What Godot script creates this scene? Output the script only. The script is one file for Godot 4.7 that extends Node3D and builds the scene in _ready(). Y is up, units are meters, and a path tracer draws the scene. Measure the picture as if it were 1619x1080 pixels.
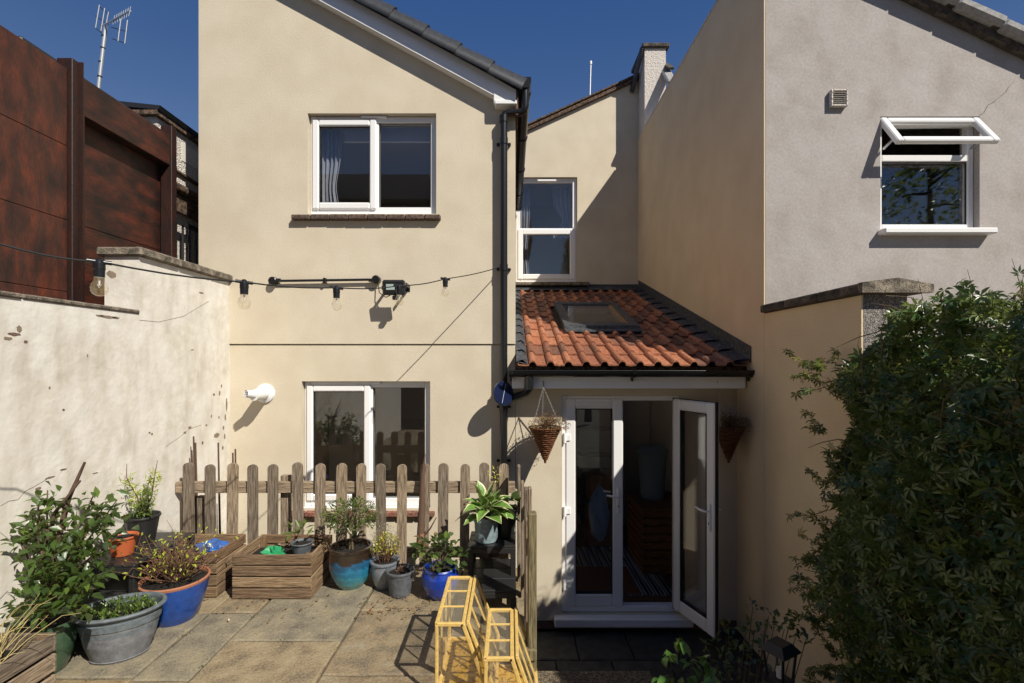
extends Node3D
# Rear yard of a cream rendered house. Patio top is y = 0, the eye stands 1.6 m above it and looks along -z.
const F := 780.0
const EYE := 1.6
const WZ := -4.53      # plane of the house wing and of the lean-to wall
const BZ := -8.04      # plane of the rear wall of the main house
const GZ := -4.05      # plane of the grey gable
const XR := 2.10       # right boundary
const XL := -2.57      # left boundary
const LY := -0.86      # lower yard
var rng := RandomNumberGenerator.new()
var counts := {}
var M := {}

class MB:
	var v := PackedVector3Array()
	var n := PackedVector3Array()
	var c := PackedColorArray()
	var col := Color.WHITE
	func tri(a: Vector3, b: Vector3, d: Vector3, na: Vector3, nb: Vector3, nd: Vector3) -> void:
		if (b - a).cross(d - a).dot(na + nb + nd) > 0.0:
			v.append_array([a, d, b]); n.append_array([na, nd, nb])
		else:
			v.append_array([a, b, d]); n.append_array([na, nb, nd])
		c.append_array([col, col, col])
	func face(p: Array, ctr: Vector3) -> void:
		var m := Vector3.ZERO
		for q: Vector3 in p: m += q
		m /= p.size()
		var nn := Vector3.ZERO
		for i in p.size():
			nn += (p[i] - m).cross(p[(i + 1) % p.size()] - m)
		nn = nn.normalized()
		if nn.dot(m - ctr) < 0: nn = -nn
		for i in range(1, p.size() - 1): tri(p[0], p[i], p[i + 1], nn, nn, nn)
	func box(ctr: Vector3, s: Vector3, b := Basis(), bev := 0.0) -> void:
		var h := s / 2.0
		if bev <= 0.0:
			for ax in 3:
				for sg in [-1.0, 1.0]:
					var p := []
					for k in [[-1, -1], [1, -1], [1, 1], [-1, 1]]:
						var q := Vector3.ZERO
						q[ax] = sg * h[ax]; q[(ax + 1) % 3] = k[0] * h[(ax + 1) % 3]; q[(ax + 2) % 3] = k[1] * h[(ax + 2) % 3]
						p.append(ctr + b * q)
					face(p, ctr)
			return
		var pt := func(sx: float, sy: float, sz: float, ax: int) -> Vector3:
			var q := Vector3(sx * h.x, sy * h.y, sz * h.z)
			var sgn := Vector3(sx, sy, sz)
			for k in 3:
				if k != ax: q[k] -= sgn[k] * bev
			return ctr + b * q
		for ax in 3:
			var i := (ax + 1) % 3
			var j := (ax + 2) % 3
			for sg in [-1.0, 1.0]:
				var p := []
				for k in [[-1, -1], [1, -1], [1, 1], [-1, 1]]:
					var s3 := Vector3.ZERO
					s3[ax] = sg; s3[i] = k[0]; s3[j] = k[1]
					p.append(pt.call(s3.x, s3.y, s3.z, ax))
				face(p, ctr)
			for k in [[-1, -1], [1, -1], [1, 1], [-1, 1]]:
				var p := []
				for e in [[-1, i], [1, i], [1, j], [-1, j]]:
					var s3 := Vector3.ZERO
					s3[ax] = e[0]; s3[i] = k[0]; s3[j] = k[1]
					p.append(pt.call(s3.x, s3.y, s3.z, e[1]))
				face(p, ctr)
		for sx in [-1.0, 1.0]:
			for sy in [-1.0, 1.0]:
				for sz in [-1.0, 1.0]:
					face([pt.call(sx, sy, sz, 0), pt.call(sx, sy, sz, 1), pt.call(sx, sy, sz, 2)], ctr)
	func span(a: Vector3, b: Vector3, bev := 0.0) -> void:
		box((a + b) / 2.0, (b - a).abs(), Basis(), bev)
	func bar(a: Vector3, b: Vector3, w: float, t: float, bev := 0.0, up := Vector3.UP) -> void:
		var d := (b - a).normalized()
		if absf(d.dot(up)) > 0.98: up = Vector3.BACK
		var x := up.cross(d).normalized()
		box((a + b) / 2.0, Vector3(w, t, a.distance_to(b)), Basis(x, d.cross(x), d), bev)
	func extrude(p: Array, off: Vector3) -> void:
		var ctr := Vector3.ZERO
		for q: Vector3 in p: ctr += q
		ctr = ctr / p.size() + off / 2.0
		face(p, ctr)
		var r := []
		for q: Vector3 in p: r.append(q + off)
		face(r, ctr)
		for i in p.size():
			var j := (i + 1) % p.size()
			face([p[i], p[j], r[j], r[i]], ctr)
	func tube(p: Array, r: Array, sides := 8, cap := true) -> void:
		var rings := []
		var nrm := []
		var x := Vector3.ZERO
		for i in p.size():
			var d: Vector3 = (p[mini(i + 1, p.size() - 1)] - p[maxi(i - 1, 0)]).normalized()
			if x == Vector3.ZERO:
				x = (Vector3.UP if absf(d.y) < 0.9 else Vector3.RIGHT).cross(d).normalized()
			else:
				x = (x - d * x.dot(d)).normalized()
			var y := d.cross(x)
			var ring := []
			var ns := []
			for k in sides:
				var a := TAU * k / sides
				var u := x * cos(a) + y * sin(a)
				ring.append(p[i] + u * r[mini(i, r.size() - 1)]); ns.append(u)
			rings.append(ring); nrm.append(ns)
		for i in p.size() - 1:
			for k in sides:
				var l := (k + 1) % sides
				tri(rings[i][k], rings[i][l], rings[i + 1][l], nrm[i][k], nrm[i][l], nrm[i + 1][l])
				tri(rings[i][k], rings[i + 1][l], rings[i + 1][k], nrm[i][k], nrm[i + 1][l], nrm[i + 1][k])
		if cap:
			face(rings[0], p[1]); face(rings[-1], p[-2])
	func lathe(base: Vector3, prof: Array, seg := 28, sx := 1.0, sz := 1.0, b := Basis()) -> void:
		for i in prof.size() - 1:
			var p0: Vector2 = prof[i]
			var p1: Vector2 = prof[i + 1]
			var t := p1 - p0
			var nn := Vector2(t.y, -t.x).normalized()
			for k in seg:
				var a0 := TAU * k / seg
				var a1 := TAU * (k + 1) / seg
				var q := []
				var m := []
				for e in [[p0, a0], [p0, a1], [p1, a1], [p1, a0]]:
					var pp: Vector2 = e[0]
					q.append(base + b * Vector3(pp.x * cos(e[1]) * sx, pp.y, pp.x * sin(e[1]) * sz))
					m.append((b * Vector3(nn.x * cos(e[1]), nn.y, nn.x * sin(e[1]))).normalized())
				if p0.x > 1e-5: tri(q[0], q[1], q[2], m[0], m[1], m[2])
				if p1.x > 1e-5: tri(q[0], q[2], q[3], m[0], m[2], m[3])
	func leaf(o: Vector3, d: Vector3, up: Vector3, l: float, w: float, droop := 0.15, fold := 0.2) -> void:
		d = d.normalized()
		var s := d.cross(up).normalized()
		var u := s.cross(d).normalized()
		var t := o + d * l - u * l * droop
		var ctr := o + d * l * 0.45 - u * l * droop * 0.1
		var c2 := o + d * l * 0.75 - u * l * droop * 0.45
		var a := ctr + s * w * 0.5 + u * w * fold
		var b := ctr - s * w * 0.5 + u * w * fold
		var a2 := c2 + s * w * 0.3 + u * w * fold * 0.6
		var b2 := c2 - s * w * 0.3 + u * w * fold * 0.6
		var na := (u - s * fold).normalized()
		var nb := (u + s * fold).normalized()
		tri(o, a, ctr, na, na, u); tri(o, ctr, b, nb, u, nb)
		tri(ctr, a, a2, u, na, na); tri(ctr, a2, c2, u, na, u); tri(ctr, b2, b, u, nb, nb); tri(ctr, c2, b2, u, u, nb)
		tri(c2, a2, t, u, na, u); tri(c2, t, b2, u, u, nb)
	func mesh() -> ArrayMesh:
		var arr := []
		arr.resize(Mesh.ARRAY_MAX)
		arr[Mesh.ARRAY_VERTEX] = v; arr[Mesh.ARRAY_NORMAL] = n; arr[Mesh.ARRAY_COLOR] = c
		var am := ArrayMesh.new()
		am.add_surface_from_arrays(Mesh.PRIMITIVE_TRIANGLES, arr)
		return am

# ---------- naming and adding ----------
func numbered(called: String, parent: Node) -> String:
	var k := str(parent.get_instance_id()) + called
	counts[k] = counts.get(k, -1) + 1
	return called if counts[k] == 0 else "%s_%03d" % [called, counts[k]]
func thing(called: String, label: String, category: String, at: Vector3, group := "") -> Node3D:
	var o := Node3D.new()
	o.name = numbered(called, self)
	add_child(o)
	o.position = at
	tag(o, label, category, group)
	return o
func tag(o: Node, label: String, category: String, group := "") -> void:
	o.set_meta("label", label); o.set_meta("category", category)
	if group != "": o.set_meta("group", group)
func put(called: String, mesh: Mesh, m: Material, parent: Node3D, xf: Transform3D) -> MeshInstance3D:
	var o := MeshInstance3D.new()
	o.name = numbered(called, parent)
	o.mesh = mesh
	o.material_override = m
	parent.add_child(o)
	o.transform = parent.global_transform.affine_inverse() * xf
	return o
# geometry written in world coordinates becomes one mesh with its own centre
func add(called: String, mb: MB, m: Material, parent: Node3D = self, b := Basis()) -> MeshInstance3D:
	var lo := mb.v[0]
	var hi := mb.v[0]
	for p in mb.v:
		lo = lo.min(p); hi = hi.max(p)
	var ctr := (lo + hi) / 2.0
	for i in mb.v.size(): mb.v[i] -= ctr
	return put(called, mb.mesh(), m, parent, Transform3D(b, ctr))
func struct(o: Node) -> Node:
	o.set_meta("kind", "structure")
	return o
func bx(called: String, a: Vector3, b: Vector3, m: Material, parent: Node3D = self, bev := 0.0) -> MeshInstance3D:
	var mb := MB.new()
	mb.span(a, b, bev)
	return add(called, mb, m, parent)
func at(px: float, py: float, d: float) -> Vector3:   # a pixel of the photograph at depth d
	return Vector3((px - 806.0) * d / F, EYE + (572.0 - py) * d / F, -d)
func r(a: float, b: float) -> float: return rng.randf_range(a, b)
func rdir() -> Vector3:
	var z := r(-1, 1)
	var a := r(0, TAU)
	return Vector3(sqrt(1 - z * z) * cos(a), z, sqrt(1 - z * z) * sin(a))

# ---------- textures and materials ----------
func lin(x: float, y: float, z: float, a := 1.0) -> Color: return Color(x, y, z, a).linear_to_srgb()
func noise(sz: int, freq: float, oct: int, sd: int, type := FastNoiseLite.TYPE_SIMPLEX_SMOOTH) -> PackedByteArray:
	var f := FastNoiseLite.new()
	f.noise_type = type; f.seed = sd; f.frequency = freq; f.fractal_octaves = oct
	if oct == 1: f.fractal_type = FastNoiseLite.FRACTAL_NONE
	return f.get_seamless_image(sz, sz).get_data()
func mixn(a: PackedByteArray, b: PackedByteArray, t: float) -> PackedByteArray:
	var o := PackedByteArray()
	o.resize(a.size())
	for i in a.size(): o[i] = int(a[i] * (1.0 - t) + b[i] * t)
	return o
func grey(d: PackedByteArray) -> ImageTexture:
	var sz := int(sqrt(float(d.size())))
	return ImageTexture.create_from_image(Image.create_from_data(sz, sz, false, Image.FORMAT_L8, d))
func ramp(d: PackedByteArray, stops: Array) -> ImageTexture:   # stops: [t, Color (srgb)]
	var lut := []
	for i in 256:
		var t := i / 255.0
		var cc: Color = stops[0][1]
		for k in stops.size() - 1:
			if t >= stops[k][0]:
				cc = stops[k][1].lerp(stops[k + 1][1], clampf((t - stops[k][0]) / (stops[k + 1][0] - stops[k][0]), 0, 1))
		lut.append([int(cc.r * 255), int(cc.g * 255), int(cc.b * 255)])
	var o := PackedByteArray()
	o.resize(d.size() * 3)
	for i in d.size():
		var e: Array = lut[d[i]]
		o[i * 3] = e[0]; o[i * 3 + 1] = e[1]; o[i * 3 + 2] = e[2]
	var sz := int(sqrt(float(d.size())))
	return ImageTexture.create_from_image(Image.create_from_data(sz, sz, false, Image.FORMAT_RGB8, o))
func mat(called: String, c: Color, rough: float, tex: Texture2D = null, scale := Vector3.ONE, bump: Texture2D = null, cm := 0.0, world := true) -> StandardMaterial3D:
	var m := StandardMaterial3D.new()
	m.resource_name = called
	m.albedo_color = c
	m.roughness = rough
	if tex: m.albedo_texture = tex
	if tex or bump:
		m.uv1_triplanar = true; m.uv1_world_triplanar = world; m.uv1_scale = scale; m.uv1_triplanar_sharpness = 4.0
	if bump:
		m.heightmap_enabled = true; m.heightmap_texture = bump; m.heightmap_scale = cm
	M[called] = m
	return m
func coarse(m: StandardMaterial3D, tex: Texture2D, scale: Vector3) -> void:   # second, larger pattern multiplied over the first
	m.detail_enabled = true; m.detail_albedo = tex; m.detail_blend_mode = BaseMaterial3D.BLEND_MODE_MUL
	m.detail_uv_layer = BaseMaterial3D.DETAIL_UV_2
	m.uv2_triplanar = true; m.uv2_world_triplanar = true; m.uv2_scale = scale
func g(x: float) -> Color: return Color(x, x, x)

func materials() -> void:
	var fine := noise(512, 0.09, 3, 1)
	var grit := mixn(noise(512, 0.11, 2, 2), noise(512, 0.05, 1, 3, FastNoiseLite.TYPE_CELLULAR), 0.35)
	var cloud := noise(512, 0.012, 5, 4)
	var cloud2 := noise(512, 0.02, 5, 9)
	var streak := noise(512, 0.03, 4, 5)
	var tfine := ramp(fine, [[0.0, g(0.9)], [1.0, g(1.0)]])
	var tgrit := grey(grit)
	var tcloud := grey(cloud)
	var patches := ramp(cloud, [[0.2, Color(0.965, 0.96, 0.95)], [0.8, Color(1, 1, 1)]])
	# rendered walls
	var m := mat("cream_render", lin(0.70, 0.615, 0.475), 0.95, tfine, Vector3.ONE * 2.6, tgrit, 0.17)
	coarse(m, patches, Vector3(0.35, 0.35, 0.35))
	m = mat("cream_wall_warm_shade", lin(0.78, 0.62, 0.41), 0.9, tfine, Vector3.ONE * 1.6, tgrit, 0.15)  # shaded right-hand walls: warm bounce light of the shade mixed into the cream
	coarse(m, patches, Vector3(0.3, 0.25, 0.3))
	var dirt := ramp(mixn(cloud2, streak, 0.5), [[0.15, Color(0.89, 0.875, 0.85)], [0.5, Color(0.965, 0.958, 0.945)], [0.85, Color(1, 1, 1)]])
	m = mat("grey_render", lin(0.465, 0.43, 0.415), 0.95, tfine, Vector3.ONE * 0.8, tcloud, 0.25)
	coarse(m, dirt, Vector3(0.2, 0.16, 0.2))
	var flake := ramp(mixn(noise(512, 0.03, 5, 31), noise(512, 0.006, 2, 33), 0.55), [[0.15, Color(0.93, 0.92, 0.895)], [0.35, Color(0.97, 0.965, 0.955)], [0.6, Color(1, 1, 1)]])
	m = mat("white_wall", lin(0.76, 0.73, 0.675), 0.9, flake, Vector3(0.62, 0.62, 0.62), grey(mixn(cloud, fine, 0.15)), 0.55)
	coarse(m, dirt, Vector3(0.5, 0.16, 0.5))
	mat("bare_render", lin(0.30, 0.225, 0.155), 0.95, tfine, Vector3.ONE * 3, tgrit, 0.5)
	mat("pillar_render", lin(0.70, 0.64, 0.58), 0.95, tfine, Vector3.ONE, tgrit, 1.6)
	mat("pebbledash", lin(0.50, 0.45, 0.41), 0.95, ramp(grit, [[0.2, g(0.35)], [0.7, g(1.0)]]), Vector3.ONE * 2.4, tgrit, 1.2)
	mat("concrete_coping", lin(0.30, 0.25, 0.19), 0.95, ramp(mixn(grit, cloud, 0.5), [[0.25, g(0.45)], [0.7, g(1.0)]]), Vector3.ONE * 1.6, tgrit, 0.5)
	mat("dark_coping", lin(0.14, 0.115, 0.09), 0.95, ramp(mixn(grit, cloud, 0.5), [[0.25, g(0.45)], [0.7, g(1.0)]]), Vector3.ONE * 1.6, tgrit, 0.5)
	mat("brick_dark", lin(0.21, 0.12, 0.085), 0.95, tfine, Vector3.ONE * 2, tgrit, 0.4)
	for k in 3:
		mat("sill_tile%d" % k, [lin(0.24, 0.11, 0.075), lin(0.30, 0.12, 0.08), lin(0.20, 0.10, 0.07)][k], 0.8, ramp(cloud2, [[0.2, g(0.6)], [0.7, g(1)]]), Vector3.ONE * 3, tgrit, 0.2)
		mat("brown_sill%d" % k, [lin(0.13, 0.085, 0.06), lin(0.15, 0.095, 0.065), lin(0.115, 0.08, 0.06)][k], 0.85, M["sill_tile%d" % k].albedo_texture, Vector3.ONE * 3, tgrit, 0.2)
	# plastics and metals
	m = mat("white_plastic", lin(0.80, 0.79, 0.78), 0.28)
	mat("white_paint", lin(0.78, 0.765, 0.74), 0.45, ramp(cloud, [[0.2, g(0.94)], [0.8, g(1)]]), Vector3.ONE)
	mat("black_plastic", lin(0.012, 0.012, 0.013), 0.28)
	mat("black_rubber", lin(0.012, 0.012, 0.012), 0.6)
	mat("black_metal", lin(0.02, 0.02, 0.02), 0.4)
	mat("steel_pole", lin(0.55, 0.56, 0.58), 0.4); M.steel_pole.metallic = 0.6
	mat("lead", lin(0.075, 0.08, 0.09), 0.5, ramp(cloud2, [[0.2, g(0.6)], [0.7, g(1)]]), Vector3.ONE * 2, tcloud, 0.5)
	mat("verge_tile", lin(0.028, 0.031, 0.038), 0.55, ramp(cloud2, [[0.2, g(0.8)], [0.7, g(1)]]), Vector3.ONE * 2, tgrit, 0.08)
	mat("pale_verge_tile", lin(0.33, 0.32, 0.315), 0.8, ramp(cloud2, [[0.2, g(0.85)], [0.7, g(1)]]), Vector3.ONE * 2, tgrit, 0.15)
	mat("brown_roof", lin(0.16, 0.10, 0.065), 0.9, ramp(cloud2, [[0.2, g(0.45)], [0.7, g(1)]]), Vector3.ONE * 2, tgrit, 0.5)
	# clay roof tiles
	var clay := ramp(mixn(cloud2, fine, 0.3), [[0.2, Color(0.68, 0.64, 0.61)], [0.5, Color(0.92, 0.90, 0.88)], [0.75, Color(1, 1, 1)]])
	for k in 6:
		mat("clay%d" % k, [lin(0.41, 0.155, 0.078), lin(0.34, 0.13, 0.068), lin(0.45, 0.185, 0.095), lin(0.25, 0.105, 0.062), lin(0.39, 0.175, 0.105), lin(0.19, 0.088, 0.058)][k], 0.7, clay, Vector3.ONE * 2.3, tgrit, 0.12)
	# flagstones
	var riven := grey(mixn(noise(512, 0.02, 5, 21), fine, 0.3))
	var stain := mixn(noise(512, 0.012, 6, 22), noise(512, 0.16, 2, 23), 0.42)
	for k in 5:
		var tints: Array = [[Color(0.47, 0.42, 0.36), Color(0.62, 0.56, 0.46), Color(0.66, 0.60, 0.51)], [Color(0.45, 0.42, 0.38), Color(0.57, 0.54, 0.48), Color(0.64, 0.59, 0.50)], [Color(0.50, 0.41, 0.33), Color(0.60, 0.53, 0.41), Color(0.67, 0.60, 0.48)], [Color(0.42, 0.40, 0.37), Color(0.60, 0.53, 0.43), Color(0.62, 0.585, 0.52)], [Color(0.48, 0.40, 0.34), Color(0.58, 0.52, 0.42), Color(0.66, 0.62, 0.54)]][k]
		m = mat("flag%d" % k, Color(0.91, 0.90, 0.86), 0.85, ramp(stain, [[0.08, tints[0].darkened(0.2)], [0.32, tints[0].lerp(tints[1], 0.35)], [0.52, tints[1]], [0.78, tints[2]]]), Vector3.ONE * 0.8, riven, 0.8)
		m.uv1_offset = Vector3(k * 0.37, k * 0.21, k * 0.53)
		coarse(m, ramp(grit, [[0.1, g(0.8)], [0.35, g(0.97)], [0.62, g(1)]]), Vector3.ONE * 1.4)
	mat("mortar", lin(0.085, 0.065, 0.05), 0.95, ramp(grit, [[0.2, g(0.4)], [0.7, g(1)]]), Vector3.ONE * 2, tgrit, 0.6)
	for k in 3:
		m = mat("slate%d" % k, [lin(0.045, 0.042, 0.04), lin(0.055, 0.05, 0.045), lin(0.038, 0.037, 0.037)][k], 0.75, ramp(stain, [[0.2, g(0.65)], [0.7, g(1)]]), Vector3.ONE * 1.3, riven, 0.6)
	mat("earth", lin(0.035, 0.024, 0.016), 1.0, ramp(grit, [[0.2, g(0.4)], [0.7, g(1)]]), Vector3.ONE * 3, tgrit, 2.5)
	mat("ground", lin(0.12, 0.11, 0.08), 1.0, ramp(cloud2, [[0.2, g(0.6)], [0.7, g(1)]]), Vector3.ONE * 0.2)
	mat("gritstone", lin(0.26, 0.20, 0.13), 0.95, ramp(grit, [[0.2, g(0.35)], [0.6, g(1)]]), Vector3.ONE * 1.5, tgrit, 1.0)
	# timber: grain runs along x, y or z
	var grain := mixn(noise(512, 0.018, 4, 41), noise(512, 0.06, 3, 42), 0.35)
	var weathered := ramp(grain, [[0.15, Color(0.46, 0.42, 0.37)], [0.4, Color(0.72, 0.67, 0.60)], [0.6, Color(0.86, 0.80, 0.72)], [0.85, Color(0.97, 0.93, 0.87)]])
	var tgrain := grey(grain)
	for ax in 3:
		for k in 4:
			var s := Vector3(7, 7, 7)
			s[ax] = 0.55
			m = mat("picket_%d_%d" % [ax, k], [Color(0.66, 0.625, 0.59), Color(0.60, 0.575, 0.55), Color(0.70, 0.66, 0.61), Color(0.56, 0.535, 0.51)][k], 0.9, weathered, s, tgrain, 0.4)
			m.uv1_offset = Vector3(k * 0.31, k * 0.17, k * 0.43)
			m = mat("crate_%d_%d" % [ax, k], [Color(0.62, 0.54, 0.45), Color(0.57, 0.48, 0.39), Color(0.67, 0.60, 0.51), Color(0.54, 0.47, 0.40)][k], 0.85, weathered, s, tgrain, 0.35)
			m.uv1_offset = Vector3(k * 0.23, k * 0.37, k * 0.13)
	mat("mossy_wood", Color(0.55, 0.54, 0.44), 0.95, weathered, Vector3(7, 0.55, 7), tgrain, 0.4)
	mat("storage_wood", Color(0.66, 0.48, 0.32), 0.6, weathered, Vector3(0.7, 6, 6), tgrain, 0.1)
	mat("pale_box", Color(0.66, 0.47, 0.22), 0.6, tfine, Vector3.ONE)
	mat("floorboards", Color(0.56, 0.42, 0.30), 0.5, weathered, Vector3(6, 6, 0.6), tgrain, 0.05)
	# weathered steel
	var rust := mixn(noise(512, 0.014, 5, 51), noise(512, 0.09, 4, 52), 0.45)
	var trust := ramp(rust, [[0.1, Color(0.22, 0.16, 0.135)], [0.4, Color(0.31, 0.185, 0.14)], [0.6, Color(0.375, 0.20, 0.14)], [0.85, Color(0.47, 0.245, 0.14)]])
	m = mat("rust_sheet", Color(0.97, 0.95, 0.95), 0.62, trust, Vector3(1.7, 0.42, 1.7), grey(rust), 0.12)
	coarse(m, ramp(mixn(cloud2, streak, 0.5), [[0.2, Color(0.62, 0.66, 0.68)], [0.5, Color(0.86, 0.84, 0.82)], [0.72, Color(1, 0.95, 0.9)]]), Vector3(0.42, 0.30, 0.42))
	m = mat("rust_sheet_dark", Color(0.80, 0.72, 0.68), 0.6, trust, Vector3(0.25, 1.3, 0.25), grey(rust), 0.15)
	coarse(m, ramp(cloud2, [[0.2, Color(0.5, 0.53, 0.54)], [0.5, Color(0.8, 0.78, 0.76)], [0.72, Color(1, 0.95, 0.9)]]), Vector3(0.3, 0.55, 0.3))
	mat("rust_post", Color(0.52, 0.44, 0.40), 0.6, trust, Vector3(1.5, 0.5, 1.5), grey(rust), 0.3)
	# glass, ceramics, fabric
	m = mat("window_glass", Color(0.02, 0.025, 0.03, 0.03), 0.0)
	m.transparency = BaseMaterial3D.TRANSPARENCY_ALPHA
	m = mat("clear_glass", Color(1, 1, 1, 0.03), 0.02)
	m.transparency = BaseMaterial3D.TRANSPARENCY_ALPHA
	m = mat("bulb_glass", Color(0.85, 0.75, 0.55, 0.13), 0.02)
	m.transparency = BaseMaterial3D.TRANSPARENCY_ALPHA
	m = mat("dusty_pane", Color(0.62, 0.58, 0.48, 0.26), 0.08)
	m.transparency = BaseMaterial3D.TRANSPARENCY_ALPHA
	for e in [["blue_glaze", lin(0.012, 0.07, 0.33)], ["cobalt_glaze", lin(0.008, 0.045, 0.36)], ["grey_glaze", lin(0.20, 0.22, 0.25)], ["green_glaze", lin(0.055, 0.11, 0.06)]]:
		m = mat(e[0], e[1], 0.32, ramp(mixn(grit, cloud, 0.4), [[0.2, g(0.78)], [0.7, g(1)]]), Vector3.ONE * 3, tgrit, 0.12)
		m.clearcoat_enabled = true; m.clearcoat = 0.6; m.clearcoat_roughness = 0.08
	m = mat("reactive_glaze", Color.WHITE, 0.3, ramp(mixn(grit, cloud, 0.4), [[0.2, g(0.8)], [0.7, g(1)]]), Vector3.ONE * 3)
	m.vertex_color_use_as_albedo = true; m.clearcoat_enabled = true; m.clearcoat = 0.6; m.clearcoat_roughness = 0.08
	mat("terracotta", lin(0.42, 0.17, 0.09), 0.85, tfine, Vector3.ONE * 2, tgrit, 0.15)
	mat("orange_pot", lin(0.45, 0.105, 0.035), 0.6)
	mat("dark_plastic_pot", lin(0.018, 0.018, 0.019), 0.45)
	mat("grey_plastic_pot", lin(0.105, 0.115, 0.13), 0.6, ramp(cloud2, [[0.2, g(0.8)], [0.7, g(1)]]), Vector3.ONE * 2)
	mat("slate_pot", lin(0.16, 0.19, 0.21), 0.62, ramp(mixn(cloud2, grit, 0.5), [[0.2, g(0.7)], [0.7, g(1)]]), Vector3.ONE * 2)
	mat("slate_pot_body", lin(0.22, 0.225, 0.24), 0.62, ramp(mixn(cloud2, grit, 0.5), [[0.2, g(0.75)], [0.7, g(1)]]), Vector3.ONE * 2)
	mat("zinc_pot", lin(0.22, 0.29, 0.32), 0.5, ramp(cloud2, [[0.2, g(0.8)], [0.7, g(1)]]), Vector3.ONE * 3)
	mat("yellow_paint", lin(0.66, 0.45, 0.14), 0.5, ramp(cloud2, [[0.2, g(0.9)], [0.7, g(1)]]), Vector3.ONE * 3)
	mat("yellow_tray", lin(0.62, 0.37, 0.06), 0.55, ramp(mixn(cloud2, grit, 0.4), [[0.25, Color(0.6, 0.52, 0.42)], [0.5, g(1)]]), Vector3.ONE * 3)
	mat("curtain", lin(0.36, 0.38, 0.44), 0.9); M.curtain.backlight_enabled = true; M.curtain.backlight = g(0.4)
	mat("blue_bag", lin(0.02, 0.12, 0.42), 0.4)
	mat("green_net", lin(0.02, 0.26, 0.10), 0.5)
	mat("laundry_bag", lin(0.25, 0.38, 0.55), 0.5)
	mat("bin_grey", lin(0.22, 0.30, 0.36), 0.5)
	mat("rug", lin(0.62, 0.60, 0.58), 0.95, ramp(noise(256, 0.02, 2, 61), [[0.45, Color(0.25, 0.24, 0.24)], [0.55, Color(0.95, 0.93, 0.92)]]), Vector3(9, 9, 0.1), tgrit, 0.3)
	mat("rug_red", lin(0.26, 0.08, 0.045), 0.95, tfine, Vector3.ONE * 4, tgrit, 0.3)
	mat("room_paint", lin(0.68, 0.64, 0.57), 0.9)
	mat("solar_cell", lin(0.006, 0.012, 0.045), 0.25)
	mat("lamp_face", lin(0.40, 0.48, 0.46), 0.2)
	mat("pale_line", lin(0.6, 0.62, 0.65), 0.4)
	mat("wicker", Color(0.52, 0.34, 0.20), 0.8, weathered, Vector3(5, 5, 5), tgrain, 0.3)
	mat("chain", lin(0.45, 0.44, 0.42), 0.4); M.chain.metallic = 0.7
	# plants
	for e in [["leaf_dark", lin(0.028, 0.052, 0.016)], ["leaf_mid", lin(0.046, 0.082, 0.018)], ["leaf_light", lin(0.095, 0.145, 0.028)], ["leaf_lime", lin(0.30, 0.34, 0.04)], ["leaf_yellow", lin(0.42, 0.36, 0.04)], ["leaf_rust", lin(0.20, 0.10, 0.05)], ["leaf_fresh", lin(0.075, 0.17, 0.03)], ["leaf_grey", lin(0.17, 0.16, 0.13)], ["leaf_yellowing", lin(0.16, 0.13, 0.03)], ["leaf_climber0", lin(0.036, 0.075, 0.018)], ["leaf_climber1", lin(0.065, 0.095, 0.02)], ["leaf_climber2", lin(0.028, 0.06, 0.017)], ["leaf_climber3", lin(0.12, 0.155, 0.03)]]:
		m = mat(e[0], e[1], 0.32)
		m.backlight_enabled = true; m.backlight = Color(0.45, 0.5, 0.25)
	m = mat("hosta_leaf", Color.WHITE, 0.4)
	m.vertex_color_use_as_albedo = true; m.backlight_enabled = true; m.backlight = Color(0.4, 0.42, 0.3)
	mat("twig", lin(0.16, 0.085, 0.05), 0.9)
	mat("stem", lin(0.13, 0.09, 0.05), 0.9)
	mat("cane", lin(0.13, 0.075, 0.05), 0.9, tfine, Vector3(8, 1, 8), tgrit, 0.3)
	mat("straw", lin(0.42, 0.33, 0.14), 0.9)
	mat("bark", lin(0.10, 0.075, 0.055), 0.95, tfine, Vector3(8, 1, 8), tgrit, 1.0)
	mat("opposite_brick", lin(0.24, 0.12, 0.08), 0.9, tfine, Vector3.ONE)

func _ready() -> void:
	rng.seed = 20240611
	# camera: level, lens shifted so that the horizon lies at row 572 of 1080
	var cam := Camera3D.new()
	cam.name = "camera"
	add_child(cam)
	cam.position = Vector3(0, EYE, 0)
	var near := 0.05
	cam.set_frustum(1080.0 / F * near, Vector2(3.5 / F * near, 32.0 / F * near), near, 1000.0)
	cam.make_current()
	# sky
	var sm := ProceduralSkyMaterial.new()
	sm.sky_top_color = Color8(36, 69, 118)
	sm.sky_horizon_color = Color8(160, 188, 222)
	sm.sky_curve = 0.15
	sm.ground_horizon_color = Color8(96, 92, 84)
	sm.ground_bottom_color = Color8(70, 64, 54)
	sm.sun_angle_max = 0.6
	var env := Environment.new()
	env.background_mode = Environment.BG_SKY
	env.sky = Sky.new()
	env.sky.sky_material = sm
	env.tonemap_mode = Environment.TONE_MAPPER_LINEAR
	env.tonemap_exposure = 1.3
	env.sdfgi_enabled = true; env.ssao_enabled = true; env.ssil_enabled = true
	var we := WorldEnvironment.new()
	we.name = "world"
	we.environment = env
	add_child(we)
	# sun: from the right and behind, about 43 degrees up
	var sun := DirectionalLight3D.new()
	sun.name = "sun"
	add_child(sun)
	sun.look_at_from_position(Vector3.ZERO, Vector3(-0.93, -1.30, -1.0), Vector3.UP)
	sun.light_color = Color(1.0, 0.975, 0.925)
	sun.light_energy = 1.45
	sun.light_angular_distance = 0.5
	sun.shadow_enabled = true
	materials()
	setting()
	house_build()
	neighbours()
	garden_walls()
	fences()
	plants()
	weeds()
	small_things()
	climber()
	behind()

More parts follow.
